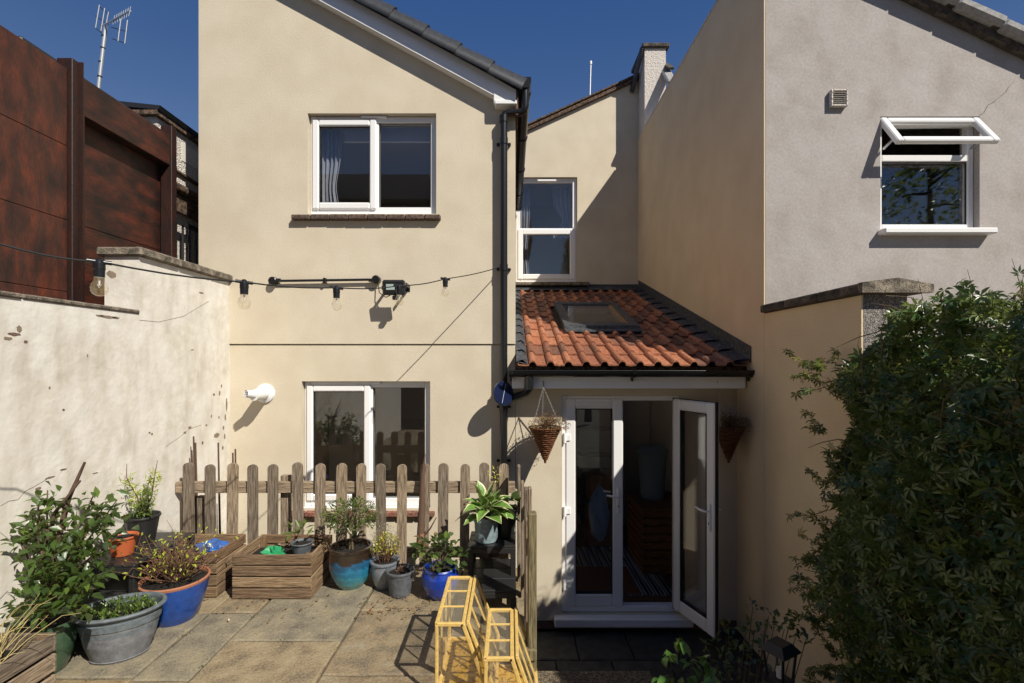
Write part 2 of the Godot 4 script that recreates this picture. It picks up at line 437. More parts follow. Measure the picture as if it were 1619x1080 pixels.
# ---------- wall sheet with openings, in the plane z = zf, going back by t ----------
func holed(outline: PackedVector2Array, holes: Array, zf: float, t: float) -> MB:
	var mb := MB.new()
	var xs := [-1000.0, 1000.0]
	var ys := [-1000.0, 1000.0]
	for h: Rect2 in holes:
		xs.append_array([h.position.x, h.end.x]); ys.append_array([h.position.y, h.end.y])
	xs.sort(); ys.sort()
	for i in xs.size() - 1:
		for j in ys.size() - 1:
			if xs[i + 1] - xs[i] < 1e-4 or ys[j + 1] - ys[j] < 1e-4: continue
			var mid := Vector2((xs[i] + xs[i + 1]) / 2, (ys[j] + ys[j + 1]) / 2)
			var hole := false
			for h: Rect2 in holes:
				if h.has_point(mid): hole = true
			if hole: continue
			var cell := PackedVector2Array([Vector2(xs[i], ys[j]), Vector2(xs[i + 1], ys[j]), Vector2(xs[i + 1], ys[j + 1]), Vector2(xs[i], ys[j + 1])])
			for piece in Geometry2D.intersect_polygons(outline, cell):
				var p := []
				var q := []
				for e: Vector2 in piece:
					p.append(Vector3(e.x, e.y, zf)); q.append(Vector3(e.x, e.y, zf - t))
				mb.face(p, p[0] - Vector3(0, 0, 1)); mb.face(q, q[0] + Vector3(0, 0, 1))
	var ctr := Vector3.ZERO
	for e in outline: ctr += Vector3(e.x, e.y, zf - t / 2)
	ctr /= outline.size()
	for i in outline.size():
		var a := outline[i]
		var b := outline[(i + 1) % outline.size()]
		mb.face([Vector3(a.x, a.y, zf), Vector3(b.x, b.y, zf), Vector3(b.x, b.y, zf - t), Vector3(a.x, a.y, zf - t)], ctr)
	for h: Rect2 in holes:
		var cs := [h.position, Vector2(h.end.x, h.position.y), h.end, Vector2(h.position.x, h.end.y)]
		for i in 4:
			var a: Vector2 = cs[i]
			var b: Vector2 = cs[(i + 1) % 4]
			var m := (a + b) / 2
			var away := m + (m - h.get_center())
			mb.face([Vector3(a.x, a.y, zf), Vector3(b.x, b.y, zf), Vector3(b.x, b.y, zf - t), Vector3(a.x, a.y, zf - t)], Vector3(away.x, away.y, zf - t / 2))
	return mb
# a rectangular frame of four mitre-like bars
func frame4(mb: MB, x0: float, y0: float, x1: float, y1: float, z: float, w: float, t: float, wb := -1.0, bev := 0.006) -> void:
	if wb < 0: wb = w
	mb.span(Vector3(x0, y0, z - t), Vector3(x0 + w, y1, z), bev)
	mb.span(Vector3(x1 - w, y0, z - t), Vector3(x1, y1, z), bev)
	mb.span(Vector3(x0 + w - 0.001, y0 + 0.001, z - t + 0.001), Vector3(x1 - w + 0.001, y0 + wb, z - 0.0015), bev)
	mb.span(Vector3(x0 + w - 0.001, y1 - w, z - t + 0.001), Vector3(x1 - w + 0.001, y1 - 0.001, z - 0.0015), bev)
func pane(parent: Node3D, x0: float, y0: float, x1: float, y1: float, z: float, m: Material, called := "pane") -> void:
	var mb := MB.new()
	for q in [0.0, -0.004, -0.016, -0.02]:   # both faces of the two panes of a sealed unit
		mb.face([Vector3(x0, y0, z + q), Vector3(x1, y0, z + q), Vector3(x1, y1, z + q), Vector3(x0, y1, z + q)], Vector3(0, 0, z - 1))
	add(called, mb, m, parent)
func seals(parent: Node3D, x0: float, y0: float, x1: float, y1: float, z: float) -> void:
	var mb := MB.new()
	frame4(mb, x0, y0, x1, y1, z, 0.006, 0.012, -1, 0)
	add("glazing_seal", mb, M.black_rubber, parent)

func setting() -> void:
	var mb := MB.new()
	mb.face([Vector3(-300, LY - 0.12, -300), Vector3(300, LY - 0.12, -300), Vector3(300, LY - 0.12, 300), Vector3(-300, LY - 0.12, 300)], Vector3(0, -10, 0))
	struct(add("ground", mb, M.ground))
	# raised patio: a retaining body and flagstones of several sizes with recessed joints
	var patio: Node3D = struct(bx("patio", Vector3(XL, LY - 0.1, -3.86), Vector3(0.11, -0.03, 2.4), M.mortar))
	var cols := [[-2.57, -1.91, [-3.85, -3.15, -2.50, -1.65, -1.0, -0.2, 0.6, 1.5, 2.4]], [-1.91, -1.616, [-3.85, -3.76, -3.147, -2.48, -1.85, -1.2, -0.5, 0.2, 1.0, 2.4]], [-1.616, -0.967, [-3.85, -3.53, -2.83, -2.15, -1.5, -0.8, 0.0, 1.1, 2.4]], [-0.967, -0.36, [-3.85, -3.18, -2.52, -1.9, -1.0, 0.1, 1.2, 2.4]], [-0.36, 0.11, [-3.85, -3.36, -2.75, -2.2, -1.3, -0.3, 0.9, 2.4]]]
	for cc in cols:
		var zs: Array = cc[2]
		for i in zs.size() - 1:
			flagstone(patio, cc[0], cc[1], zs[i], zs[i + 1], 0.0, 0.045, "flag%d" % rng.randi_range(0, 4), "flagstone")
	# lower yard with dark slabs
	var yard: Node3D = struct(bx("lower_yard", Vector3(-2.85, LY - 0.1, WZ), Vector3(XR, LY - 0.028, 2.4), M.earth))
	var zz := WZ + 0.02
	var row := 0
	while zz < -2.0:
		var x := 0.12 - (0.2 if row % 2 else 0.0)
		while x < XR - 0.02:
			var x1 := minf(x + 0.46, XR - 0.005)
			flagstone(yard, maxf(x, 0.12), x1, zz, zz + 0.44, LY, 0.035, "slate%d" % rng.randi_range(0, 2), "paving_slab")
			x = x1
		zz += 0.44; row += 1
	# step slab
	var st := thing("step_slab", "gritty sandstone step slab on the dark yard beside the fence post", "step", Vector3(0.53, -0.62, -2.95))
	mb = MB.new(); mb.span(Vector3(0.135, -0.52, -3.28), Vector3(0.93, -0.45, -2.5), 0.01); add("tread", mb, M.gritstone, st)
	bx("riser", Vector3(0.145, LY + 0.004, -3.24), Vector3(0.90, -0.521, -2.5), M.gritstone, st)
func flagstone(parent: Node3D, x0: float, x1: float, z0: float, z1: float, y: float, t: float, m: String, called: String) -> void:
	var j := 0.005
	var top := []
	var n := 5
	var cs := [Vector2(x0 + j, z0 + j), Vector2(x1 - j, z0 + j), Vector2(x1 - j, z1 - j), Vector2(x0 + j, z1 - j)]
	for i in 4:
		for k in n:
			var p: Vector2 = cs[i].lerp(cs[(i + 1) % 4], k / float(n))
			p += Vector2(r(-0.003, 0.003), r(-0.003, 0.003))
			top.append(p)
	var mb := MB.new()
	var tx := r(-0.004, 0.004)
	var tz := r(-0.004, 0.004)
	var mid := Vector2((x0 + x1) / 2, (z0 + z1) / 2)
	var yy := y + r(-0.003, 0.003)
	var h := func(p: Vector2) -> float: return yy + tx * (p.x - mid.x) + tz * (p.y - mid.y)
	var inner := []
	var outer := []
	var low := []
	for p: Vector2 in top:
		var q := mid + (p - mid) * (1.0 - 0.012 / maxf(0.1, p.distance_to(mid)))
		inner.append(Vector3(q.x, h.call(q), q.y)); outer.append(Vector3(p.x, h.call(p) - 0.006, p.y)); low.append(Vector3(p.x, y - t, p.y))
	var ctr := Vector3(mid.x, y - t, mid.y)
	mb.face(inner, ctr)
	for i in top.size():
		var k := (i + 1) % top.size()
		mb.face([inner[i], inner[k], outer[k], outer[i]], ctr)
		mb.face([outer[i], outer[k], low[k], low[i]], ctr)
	add(called, mb, M[m], parent)

# ---------- the house ----------
func window2(house: Node3D, rect: Rect2, z: float, label: String, sill_y: float, sill: String) -> MeshInstance3D:   # casement on the left, fixed light on the right
	var x0 := rect.position.x
	var y0 := rect.position.y
	var x1 := rect.end.x
	var y1 := rect.end.y
	var zf := z - 0.055
	var mb := MB.new()
	frame4(mb, x0 + 0.002, y0 + 0.002, x1 - 0.002, y1 - 0.002, zf, 0.058, 0.07, 0.075)
	var xm := x0 + (x1 - x0) * 0.515
	mb.span(Vector3(xm - 0.03, y0 + 0.07, zf - 0.065), Vector3(xm + 0.03, y1 - 0.055, zf - 0.0025), 0.006)
	var w := add("window", mb, M.white_plastic, house)
	w.set_meta("label", label)
	mb = MB.new(); frame4(mb, x0 + 0.025, y0 + 0.055, xm + 0.012, y1 - 0.035, zf + 0.022, 0.062, 0.05, -1, 0.01)
	add("casement", mb, M.white_plastic, w)
	pane(w, x0 + 0.08, y0 + 0.11, xm - 0.045, y1 - 0.09, zf - 0.006, M.window_glass)
	pane(w, xm + 0.02, y0 + 0.06, x1 - 0.05, y1 - 0.05, zf - 0.03, M.window_glass)
	seals(w, x0 + 0.0865, y0 + 0.1165, xm - 0.0495, y1 - 0.0965, zf + 0.004)
	seals(w, xm + 0.0295, y0 + 0.0765, x1 - 0.0595, y1 - 0.0575, zf - 0.016)
	mb = MB.new(); mb.span(Vector3(xm - 0.13, y1 - 0.024, zf - 0.01), Vector3(xm + 0.11, y1 - 0.004, zf + 0.025), 0.005)
	add("trickle_vent", mb, M.white_plastic, w)
	mb = MB.new(); mb.span(Vector3(x0 + 0.002, y0 - 0.022, zf - 0.05), Vector3(x1 - 0.002, y0 + 0.001, zf + 0.05), 0.006)
	add("cill", mb, M.white_plastic, w)
	var xs := x0 - 0.13
	while xs < x1 + 0.02:
		var xe := minf(xs + 0.172, x1 + 0.045)
		mb = MB.new(); mb.span(Vector3(xs + 0.002, sill_y - 0.045, z - 0.09), Vector3(xe - 0.002, sill_y + r(-0.002, 0.002), z + 0.055 + r(-0.004, 0.004)), 0.007)
		add("sill_tile", mb, M["%s%d" % [sill, rng.randi_range(0, 2)]], w)
		xs = xe
	return w

func curtain(label: String, x0: float, x1: float, y0: float, y1: float, z: float, tie := 0.0) -> void:
	var mb := MB.new()
	var nx := 36
	var ny := 10
	var pt := func(i: int, j: int) -> Vector3:
		var u := i / float(nx)
		var v := j / float(ny)
		var pinch := 1.0 - tie * exp(-pow((v - 0.35) / 0.22, 2))
		return Vector3(lerpf(x0, x1, u) * pinch + x0 * (1 - pinch), lerpf(y0, y1, v), z + 0.018 * sin(u * 26.0 + v * 1.3) + 0.008 * sin(u * 61.0))
	for i in nx:
		for j in ny:
			var a: Vector3 = pt.call(i, j)
			var b: Vector3 = pt.call(i + 1, j)
			var c: Vector3 = pt.call(i + 1, j + 1)
			var d: Vector3 = pt.call(i, j + 1)
			mb.face([a, b, c, d], a - Vector3(0, 0, 1))
	tag(add("curtain", mb, M.curtain), label, "curtain", "curtains behind the windows")

func house_build() -> void:
	var H := thing("house", "cream rendered house with white windows, clay tiled lean-to and open french doors", "house", Vector3(-0.3, LY, WZ - 1.5))
	var up := Rect2(-1.852, 2.955, 1.178, 0.921)
	var low := Rect2(-1.911, 0.255, 1.18, 1.165)
	var slope := func(x: float) -> float: return 3.93 + 0.544 * (0.05 - x)
	var w := add("wing_wall", holed(PackedVector2Array([Vector2(-2.85, LY), Vector2(0.05, LY), Vector2(0.05, 1.752), Vector2(-2.85, 1.752)]), [low], WZ, 0.26), M.cream_render, H)
	w.set_meta("label", "ground floor cream render of the wing")
	# the upper coat ends in a bell-cast drip a little proud of the lower wall
	add("wing_wall", holed(PackedVector2Array([Vector2(-2.85, 1.764), Vector2(0.052, 1.764), Vector2(0.052, slope.call(0.05)), Vector2(-2.85, slope.call(-2.85))]), [up], WZ + 0.012, 0.27), M.cream_render, H)
	bx("wing_wall", Vector3(-2.84, 1.752, WZ - 0.25), Vector3(0.045, 1.764, WZ - 0.025), M.cream_render, H)
	bx("side_wall", Vector3(-0.16, LY, BZ), Vector3(0.049, 3.9, WZ - 0.262), M.cream_render, H)
	bx("side_wall", Vector3(-2.849, LY, BZ), Vector3(-2.65, 5.4, WZ - 0.262), M.cream_render, H)
	# rooms behind the windows
	bx("upper_floor", Vector3(-2.64, 1.75, BZ), Vector3(-0.17, 1.95, WZ - 0.262), M.room_paint, H)
	bx("lower_floor", Vector3(-2.64, -0.9, BZ), Vector3(-0.17, -0.7, WZ - 0.262), M.room_paint, H)
	bx("room_wall", Vector3(-2.64, -0.69, -7.3), Vector3(-0.17, 1.74, -7.2), M.room_paint, H)
	bx("room_wall", Vector3(-2.64, 1.96, -7.3), Vector3(-0.17, 3.88, -7.2), M.room_paint, H)
	bx("room_ceiling", Vector3(-2.64, 3.92, BZ), Vector3(-0.17, 3.98, WZ - 0.262), M.room_paint, H)
	window2(H, up, WZ + 0.012, "upper casement window above the string lights", 2.935, "brown_sill")
	window2(H, low, WZ, "ground floor casement window behind the picket fence", 0.232, "sill_tile")
	# rear wall of the main house with the sash-like window
	var bwin := Rect2(0.10, 2.89, 1.0, 1.72)
	add("rear_wall", holed(PackedVector2Array([Vector2(-2.85, LY), Vector2(2.3, LY), Vector2(2.3, 6.27), Vector2(0.0, 5.22), Vector2(-2.85, 3.92)]), [bwin], BZ, 0.25), M.cream_render, H)
	var mb := MB.new()
	frame4(mb, bwin.position.x + 0.002, bwin.position.y + 0.002, bwin.end.x - 0.002, bwin.end.y - 0.002, BZ - 0.05, 0.07, 0.07, 0.09)
	var ym := 3.72
	mb.span(Vector3(bwin.position.x + 0.07, ym, BZ - 0.115), Vector3(bwin.end.x - 0.07, ym + 0.07, BZ - 0.052), 0.006)
	w = add("window", mb, M.white_plastic, H)
	w.set_meta("label", "tall two-pane window above the tiled lean-to")
	mb = MB.new(); frame4(mb, bwin.position.x + 0.03, bwin.position.y + 0.06, bwin.end.x - 0.03, ym + 0.05, BZ - 0.03, 0.085, 0.05, -1, 0.01); add("casement", mb, M.white_plastic, w)
	pane(w, 0.16, ym + 0.06, 1.05, 4.56, BZ - 0.08, M.window_glass)
	pane(w, 0.19, 3.0, 1.02, ym - 0.03, BZ - 0.06, M.window_glass)
	mb = MB.new(); mb.span(Vector3(0.45, 4.55, BZ - 0.06), Vector3(0.76, 4.585, BZ - 0.02), 0.005); add("trickle_vent", mb, M.white_plastic, w)
	mb = MB.new(); mb.span(Vector3(0.06, 2.83, BZ - 0.05), Vector3(1.28, 2.885, BZ + 0.12), 0.01); add("sill", mb, M.concrete_coping, w)
	bx("room_wall", Vector3(-1.0, 2.4, -10.6), Vector3(2.3, 6.0, -10.5), M.room_paint, H)
	bx("room_ceiling", Vector3(-1.0, 4.9, -10.5), Vector3(2.3, 5.0, BZ - 0.26), M.room_paint, H)
	bx("room_wall", Vector3(2.0, 2.4, -10.5), Vector3(2.1, 4.9, BZ - 0.26), M.room_paint, H)
	bx("room_wall", Vector3(-1.0, 2.4, -10.5), Vector3(-0.9, 4.9, BZ - 0.26), M.room_paint, H)
	bx("room_floor", Vector3(-1.0, 2.4, -10.5), Vector3(2.1, 2.5, BZ - 0.26), M.room_paint, H)
	# roof of the main house: stepped tile edge along the sloping verge
	mb = MB.new()
	mb.extrude([Vector3(-0.2, 5.13, BZ + 0.06), Vector3(2.12, 6.19, BZ + 0.06), Vector3(2.12, 6.24, BZ + 0.06), Vector3(-0.2, 5.18, BZ + 0.06)], Vector3(0, 0, -3.5))
	w = add("main_roof", mb, M.brown_roof, H)
	for i in 8:
		var x := -0.1 + i * 0.29
		var y: float = 5.19 + 0.457 * (x + 0.2)
		mb = MB.new(); mb.bar(Vector3(x - 0.03, y + 0.022 - 0.012, BZ - 0.1 + r(-0.01, 0.01)), Vector3(x + 0.32, y + 0.012 + 0.16 - 0.005, BZ - 0.1), 0.36, 0.028, 0.006, Vector3.UP)
		add("roof_tile", mb, M.brown_roof, w)
	# wing roof: dark verge caps over a white bargeboard
	mb = MB.new()
	var rz := WZ + 0.115
	var P := func(x: float, dy: float, z: float) -> Vector3: return Vector3(x, slope.call(x) + dy, z)
	mb.extrude([P.call(-3.0, 0.12, rz - 0.01), P.call(0.10, 0.12, rz - 0.01), P.call(0.10, 0.17, rz - 0.01), P.call(-3.0, 0.17, rz - 0.01)], Vector3(0, 0, BZ - WZ - 0.05))
	w = add("wing_roof", mb, M.verge_tile, H)
	for i in 10:
		var x := 0.10 - i * 0.292
		mb = MB.new()
		var a: Vector3 = P.call(x + 0.012, 0.125 + 0.006, rz + 0.005)
		var b: Vector3 = P.call(x - 0.305, 0.125 - 0.008, rz + 0.005)
		var d := (b - a).normalized()
		var nrm := Vector3(d.y, -d.x, 0)
		if nrm.y < 0: nrm = -nrm
		var sec := []
		for k in 9:
			var ang := -0.25 + (PI * 0.72) * k / 8.0
			sec.append([cos(ang) * 0.06, sin(ang) * 0.105])
		sec.append([-0.08, 0.07])
		for k in sec.size() - 1:
			for e in [0]:
				var q := [a + Vector3.BACK * sec[k][0] * 1.06 + nrm * sec[k][1] * 1.06, a + Vector3.BACK * sec[k + 1][0] * 1.06 + nrm * sec[k + 1][1] * 1.06, b + Vector3.BACK * sec[k + 1][0] * 0.94 + nrm * sec[k + 1][1] * 0.94, b + Vector3.BACK * sec[k][0] * 0.94 + nrm * sec[k][1] * 0.94]
				var c0 := (a + b) / 2
				var n0: Vector3 = (Vector3.BACK * sec[k][0] + nrm * sec[k][1]).normalized()
				var n1: Vector3 = (Vector3.BACK * sec[k + 1][0] + nrm * sec[k + 1][1]).normalized()
				mb.tri(q[0], q[1], q[2], n0, n1, n1); mb.tri(q[0], q[2], q[3], n0, n1, n0)
		# thick lower lip and front skirt
		var lip := []
		for k in sec.size(): lip.append(a + Vector3.BACK * sec[k][0] * 1.06 + nrm * sec[k][1] * 1.06)
		mb.face(lip, b)
		add("verge_cap", mb, M.verge_tile, w)
	mb = MB.new()
	mb.extrude([P.call(-3.0, -0.045, rz - 0.03), P.call(-0.14, -0.045, rz - 0.03), P.call(-0.14, 0.125, rz - 0.03), P.call(-3.0, 0.125, rz - 0.03)], Vector3(0, 0, 0.02))
	mb.extrude([P.call(-3.0, -0.045, WZ + 0.013), P.call(-0.14, -0.045, WZ + 0.013), P.call(-0.14, -0.03, WZ + 0.013), P.call(-3.0, -0.03, WZ + 0.013)], Vector3(0, 0, 0.09))
	add("bargeboard", mb, M.white_plastic, H)
	mb = MB.new()
	mb.extrude([Vector3(-0.142, 3.915, rz - 0.027), Vector3(0.056, 3.915, rz - 0.027), P.call(0.056, 0.11, rz - 0.027), P.call(-0.142, 0.115, rz - 0.027)], Vector3(0, 0, 0.022))
	mb.span(Vector3(-0.136, 3.905, WZ + 0.013), Vector3(0.062, 3.945, rz + 0.004), 0.006)
	add("eaves_box", mb, M.white_plastic, H)
	bx("side_fascia", Vector3(0.053, 3.82, BZ), Vector3(0.075, 4.05, WZ + 0.1), M.brown_roof, H)
	# wing gutter seen end on, running back along the eaves
	mb = MB.new()
	var gp := []
	for k in 9:
		var a := PI + PI * k / 8.0
		gp.append(Vector2(0.135 + cos(a) * 0.055, 4.10 + sin(a) * 0.06))
	for k in 8:
		mb.face([Vector3(gp[k].x, gp[k].y, WZ + 0.13), Vector3(gp[k + 1].x, gp[k + 1].y, WZ + 0.13), Vector3(gp[k + 1].x, gp[k + 1].y, BZ + 0.02), Vector3(gp[k].x, gp[k].y, BZ + 0.02)], Vector3(0.135, 4.12, -6))
	var cap := []
	for q in gp: cap.append(Vector3(q.x, q.y, WZ + 0.13))
	cap.append(Vector3(0.19, 4.135, WZ + 0.13)); cap.append(Vector3(0.08, 4.135, WZ + 0.13))
	mb.extrude(cap, Vector3(0, 0, 0.012))
	w = add("wing_gutter", mb, M.black_plastic, H)
	for zk in [-4.62, -5.5, -6.4, -7.3, -7.95]:
		mb = MB.new()
		for k in 8:
			mb.extrude([Vector3(0.135 + (gp[k].x - 0.135) * 1.02, 4.1 + (gp[k].y - 4.1) * 1.02, zk), Vector3(0.135 + (gp[k + 1].x - 0.135) * 1.02, 4.1 + (gp[k + 1].y - 4.1) * 1.02, zk), Vector3(0.135 + (gp[k + 1].x - 0.135) * 1.16, 4.1 + (gp[k + 1].y - 4.1) * 1.16, zk), Vector3(0.135 + (gp[k].x - 0.135) * 1.16, 4.1 + (gp[k].y - 4.1) * 1.16, zk)], Vector3(0, 0, 0.05))
		add("bracket", mb, M.black_plastic, w)
	# downpipe with swan neck
	mb = MB.new()
	var pz := WZ + 0.075
	var px := -0.055
	mb.tube([Vector3(0.137, 4.05, pz + 0.02), Vector3(0.137, 3.90, pz + 0.02), Vector3(0.128, 3.865, pz + 0.01), Vector3(0.10, 3.853, pz), Vector3(-0.015, 3.846, pz), Vector3(-0.044, 3.832, pz), Vector3(px, 3.80, pz), Vector3(px, 1.3, pz), Vector3(px, LY + 0.05, pz)], [0.034], 14)
	w = add("downpipe", mb, M.black_plastic, H)
	for yy in [3.79, 3.59, 2.45, 1.17, 0.62]:
		mb = MB.new(); mb.tube([Vector3(px, yy - 0.03, pz), Vector3(px, yy + 0.03, pz)], [0.039], 14); add("collar", mb, M.black_plastic, w)
	for yy in [3.58, 2.44, 1.19, 0.70]:
		mb = MB.new()
		mb.tube([Vector3(px - 0.055, yy, WZ), Vector3(px - 0.055, yy, WZ + 0.045)], [0.011], 8)
		mb.tube([Vector3(px + 0.055, yy, WZ), Vector3(px + 0.055, yy, WZ + 0.045)], [0.011], 8)
		mb.span(Vector3(px - 0.06, yy - 0.012, WZ + 0.03), Vector3(px + 0.06, yy + 0.012, WZ + 0.042))
		add("pipe_clip", mb, M.black_plastic, w)
	lean_to(H)
	doors(H)

func lean_to(H: Node3D) -> void:
	var door := Rect2(0.476, -0.72, 1.10, 2.012)
	add("lean_to_wall", holed(PackedVector2Array([Vector2(0.054, -0.775), Vector2(XR, -0.775), Vector2(XR, 1.46), Vector2(0.054, 1.46)]), [door], WZ + 0.002, 0.22), M.cream_render, H)
	bx("plinth", Vector3(0.054, LY, WZ - 0.2), Vector3(XR, -0.776, WZ - 0.012), M.brick_dark, H)
	bx("room_floor", Vector3(0.05, -0.9, BZ), Vector3(XR, -0.70, WZ - 0.222), M.floorboards, H)
	bx("room_wall", Vector3(1.98, -0.69, BZ), Vector3(2.08, 1.5, WZ - 0.222), M.room_paint, H)
	bx("room_wall", Vector3(0.051, -0.69, -7.0), Vector3(1.97, 1.9, -6.9), M.room_paint, H)
	# roof plane: y = 1.56 at z = -4.30 rising 0.3195 per metre
	var k := 0.3195
	var pl := func(x: float, d: float, up: float) -> Vector3: return Vector3(x, 1.555 + k * (d - 4.30) + up, -d)
	var deck := func(x0: float, x1: float, d0: float, d1: float) -> MB:
		var mb := MB.new()
		mb.extrude([pl.call(x0, d0, -0.06), pl.call(x1, d0, -0.06), pl.call(x1, d1, -0.06), pl.call(x0, d1, -0.06)], Vector3(0, 0.045, 0))
		return mb
	var sx0 := 0.66
	var sx1 := 1.36
	var roof := add("lean_to_roof", deck.call(0.056, XR - 0.005, 4.34, 5.5), M.brown_roof, H)
	add("roof_deck", deck.call(0.056, XR - 0.005, 6.62, 8.03), M.brown_roof, roof)
	add("roof_deck", deck.call(0.056, sx0, 5.501, 6.619), M.brown_roof, roof)
	add("roof_deck", deck.call(sx1, XR - 0.005, 5.501, 6.619), M.brown_roof, roof)
	var ang := atan(k)
	var gauge := 0.325
	var len := 0.40
	# one interlocking tile: flat pan and a round roll, three widths of roll for variety
	var tiles := []
	for vi in 3:
		var prof := []
		prof.append(Vector2(0.0, 0.016)); prof.append(Vector2(0.012, 0.006)); prof.append(Vector2(0.05, 0.002 + vi * 0.001)); prof.append(Vector2(0.092, 0.005))
		for q in 7:
			var a := PI - PI * q / 6.0
			prof.append(Vector2(0.128 + cos(a) * 0.033, 0.006 + sin(a) * 0.036))
		var mb := MB.new()
		for i in prof.size() - 1:
			var p: Vector2 = prof[i]
			var q: Vector2 = prof[i + 1]
			var nn := Vector3(-(q.y - p.y), q.x - p.x, 0).normalized()
			var ny := 0.0
			mb.tri(Vector3(p.x, p.y, 0), Vector3(q.x, q.y, 0), Vector3(q.x, q.y + ny, -len), nn, nn, nn)
			mb.tri(Vector3(p.x, p.y, 0), Vector3(q.x, q.y, -len), Vector3(p.x, p.y, -len), nn, nn, nn)
			mb.face([Vector3(p.x, p.y, 0), Vector3(q.x, q.y, 0), Vector3(q.x, q.y - 0.013, 0.001), Vector3(p.x, p.y - 0.013, 0.001)], Vector3(p.x, p.y, -0.2))
		tiles.append(mb.mesh())
	var cw := 0.1555
	for row in 12:
		var d := 4.275 + row * gauge * cos(ang)
		for colm in 13:
			var x := 0.07 + colm * cw
			var xm := x + 0.08
			if xm > 0.56 and xm < 1.45 and d > 5.25 and d < 6.65: continue
			if d > 7.95: continue
			var o := pl.call(x, d, 0.012 + 0.012) as Vector3
			var b := Basis(Vector3.RIGHT, ang - 0.05 + r(-0.008, 0.008)) * Basis(Vector3.UP, r(-0.006, 0.006))
			var mk: int = [0, 0, 1, 2, 2, 4, 3, 1, 5][rng.randi_range(0, 8)]
			put("clay_tile", tiles[rng.randi_range(0, 2)], M["clay%d" % mk], roof, Transform3D(b, o + Vector3(0, r(-0.002, 0.002), r(-0.006, 0.006))))
	# lead dressed along both edges and the top
	var mb := MB.new()
	for i in 12:
		var d := 4.275 + i * gauge * cos(ang)
		mb.extrude([pl.call(0.056, d, 0.052), pl.call(0.11, d, 0.066), pl.call(0.155, d, 0.03), pl.call(0.155, d + 0.32, 0.018), pl.call(0.11, d + 0.32, 0.052), pl.call(0.056, d + 0.32, 0.04)], Vector3(0, 0.006, 0))
	add("lead_flashing", mb, M.lead, roof)
	mb = MB.new()
	for i in 12:
		var d := 4.275 + i * gauge * cos(ang)
		mb.extrude([pl.call(1.90, d, 0.03), pl.call(1.955, d, 0.062), pl.call(2.0, d, 0.066), pl.call(2.093, d, 0.07), pl.call(2.093, d + 0.32, 0.055), pl.call(2.0, d + 0.32, 0.05), pl.call(1.955, d + 0.32, 0.045), pl.call(1.90, d + 0.32, 0.017)], Vector3(0, 0.006, 0))
	mb.extrude([pl.call(2.078, 4.26, 0.05), pl.call(2.078, 7.98, 0.05), pl.call(2.078, 7.98, 0.19), pl.call(2.078, 4.26, 0.19)], Vector3(0.006, 0, 0))
	add("lead_flashing", mb, M.lead, roof)
	mb = MB.new()
	mb.extrude([pl.call(0.06, 7.85, 0.05), pl.call(2.09, 7.85, 0.05), pl.call(2.09, 8.03, 0.075), pl.call(0.06, 8.03, 0.075)], Vector3(0, 0.008, 0))
	mb.span(Vector3(0.06, 2.74, BZ + 0.002), Vector3(2.09, 2.86, BZ + 0.012))
	add("lead_flashing", mb, M.lead, roof)
	# roof window
	var sk := MB.new()
	var fr := func(a0: float, a1: float, d0: float, d1: float, lo: float, hi: float) -> void:
		sk.extrude([pl.call(a0, d0, lo), pl.call(a1, d0, lo), pl.call(a1, d1, lo), pl.call(a0, d1, lo)], Vector3(0, hi - lo, 0))
	fr.call(0.60, 0.68, 5.40, 6.70, -0.03, 0.095); fr.call(1.34, 1.42, 5.40, 6.70, -0.03, 0.095)
	fr.call(0.681, 1.339, 5.40, 5.52, -0.03, 0.093); fr.call(0.681, 1.339, 6.58, 6.70, -0.03, 0.093)
	fr.call(0.60, 1.42, 5.30, 5.399, 0.045, 0.062)
	var sky := add("roof_window", sk, M.lead, H)
	mb = MB.new()
	mb.face([pl.call(0.68, 5.52, 0.075), pl.call(1.34, 5.52, 0.075), pl.call(1.34, 6.58, 0.075), pl.call(0.68, 6.58, 0.075)], pl.call(1, 6, -2))
	mb.face([pl.call(0.68, 5.52, 0.06), pl.call(1.34, 5.52, 0.06), pl.call(1.34, 6.58, 0.06), pl.call(0.68, 6.58, 0.06)], pl.call(1, 6, -2))
	add("pane", mb, M.window_glass, sky)
	mb = MB.new()
	for e in [[0.681, 0.70, 5.521, 6.579], [1.32, 1.339, 5.521, 6.579]]:
		mb.extrude([pl.call(e[0], e[2], 0.03), pl.call(e[1], e[2], 0.03), pl.call(e[1], e[3], 0.03), pl.call(e[0], e[3], 0.03)], Vector3(0, 0.05, 0))
	add("inner_frame", mb, M.pale_box, sky)
	# eaves: fascia, soffit, gutter and its pipe
	mb = MB.new()
	mb.span(Vector3(0.02, 1.365, -4.345), Vector3(2.07, 1.475, -4.325), 0.004)
	mb.span(Vector3(0.056, 1.37, WZ + 0.003), Vector3(2.07, 1.385, -4.346))
	add("fascia", mb, M.white_plastic, H)
	mb = MB.new()
	var gz := -4.265
	for q in 10:
		var a0 := PI + PI * q / 10.0
		var a1 := PI + PI * (q + 1) / 10.0
		mb.extrude([Vector3(-0.005, 1.525 + sin(a0) * 0.058, gz + cos(a0) * 0.056), Vector3(-0.005, 1.525 + sin(a1) * 0.058, gz + cos(a1) * 0.056), Vector3(-0.005, 1.525 + sin(a1) * 0.052, gz + cos(a1) * 0.05), Vector3(-0.005, 1.525 + sin(a0) * 0.052, gz + cos(a0) * 0.05)], Vector3(2.095, 0, 0))
	mb.tube([Vector3(-0.005, 1.522, gz + 0.056), Vector3(2.09, 1.522, gz + 0.056)], [0.006], 6)
	var gt := add("lean_to_gutter", mb, M.black_plastic, H)
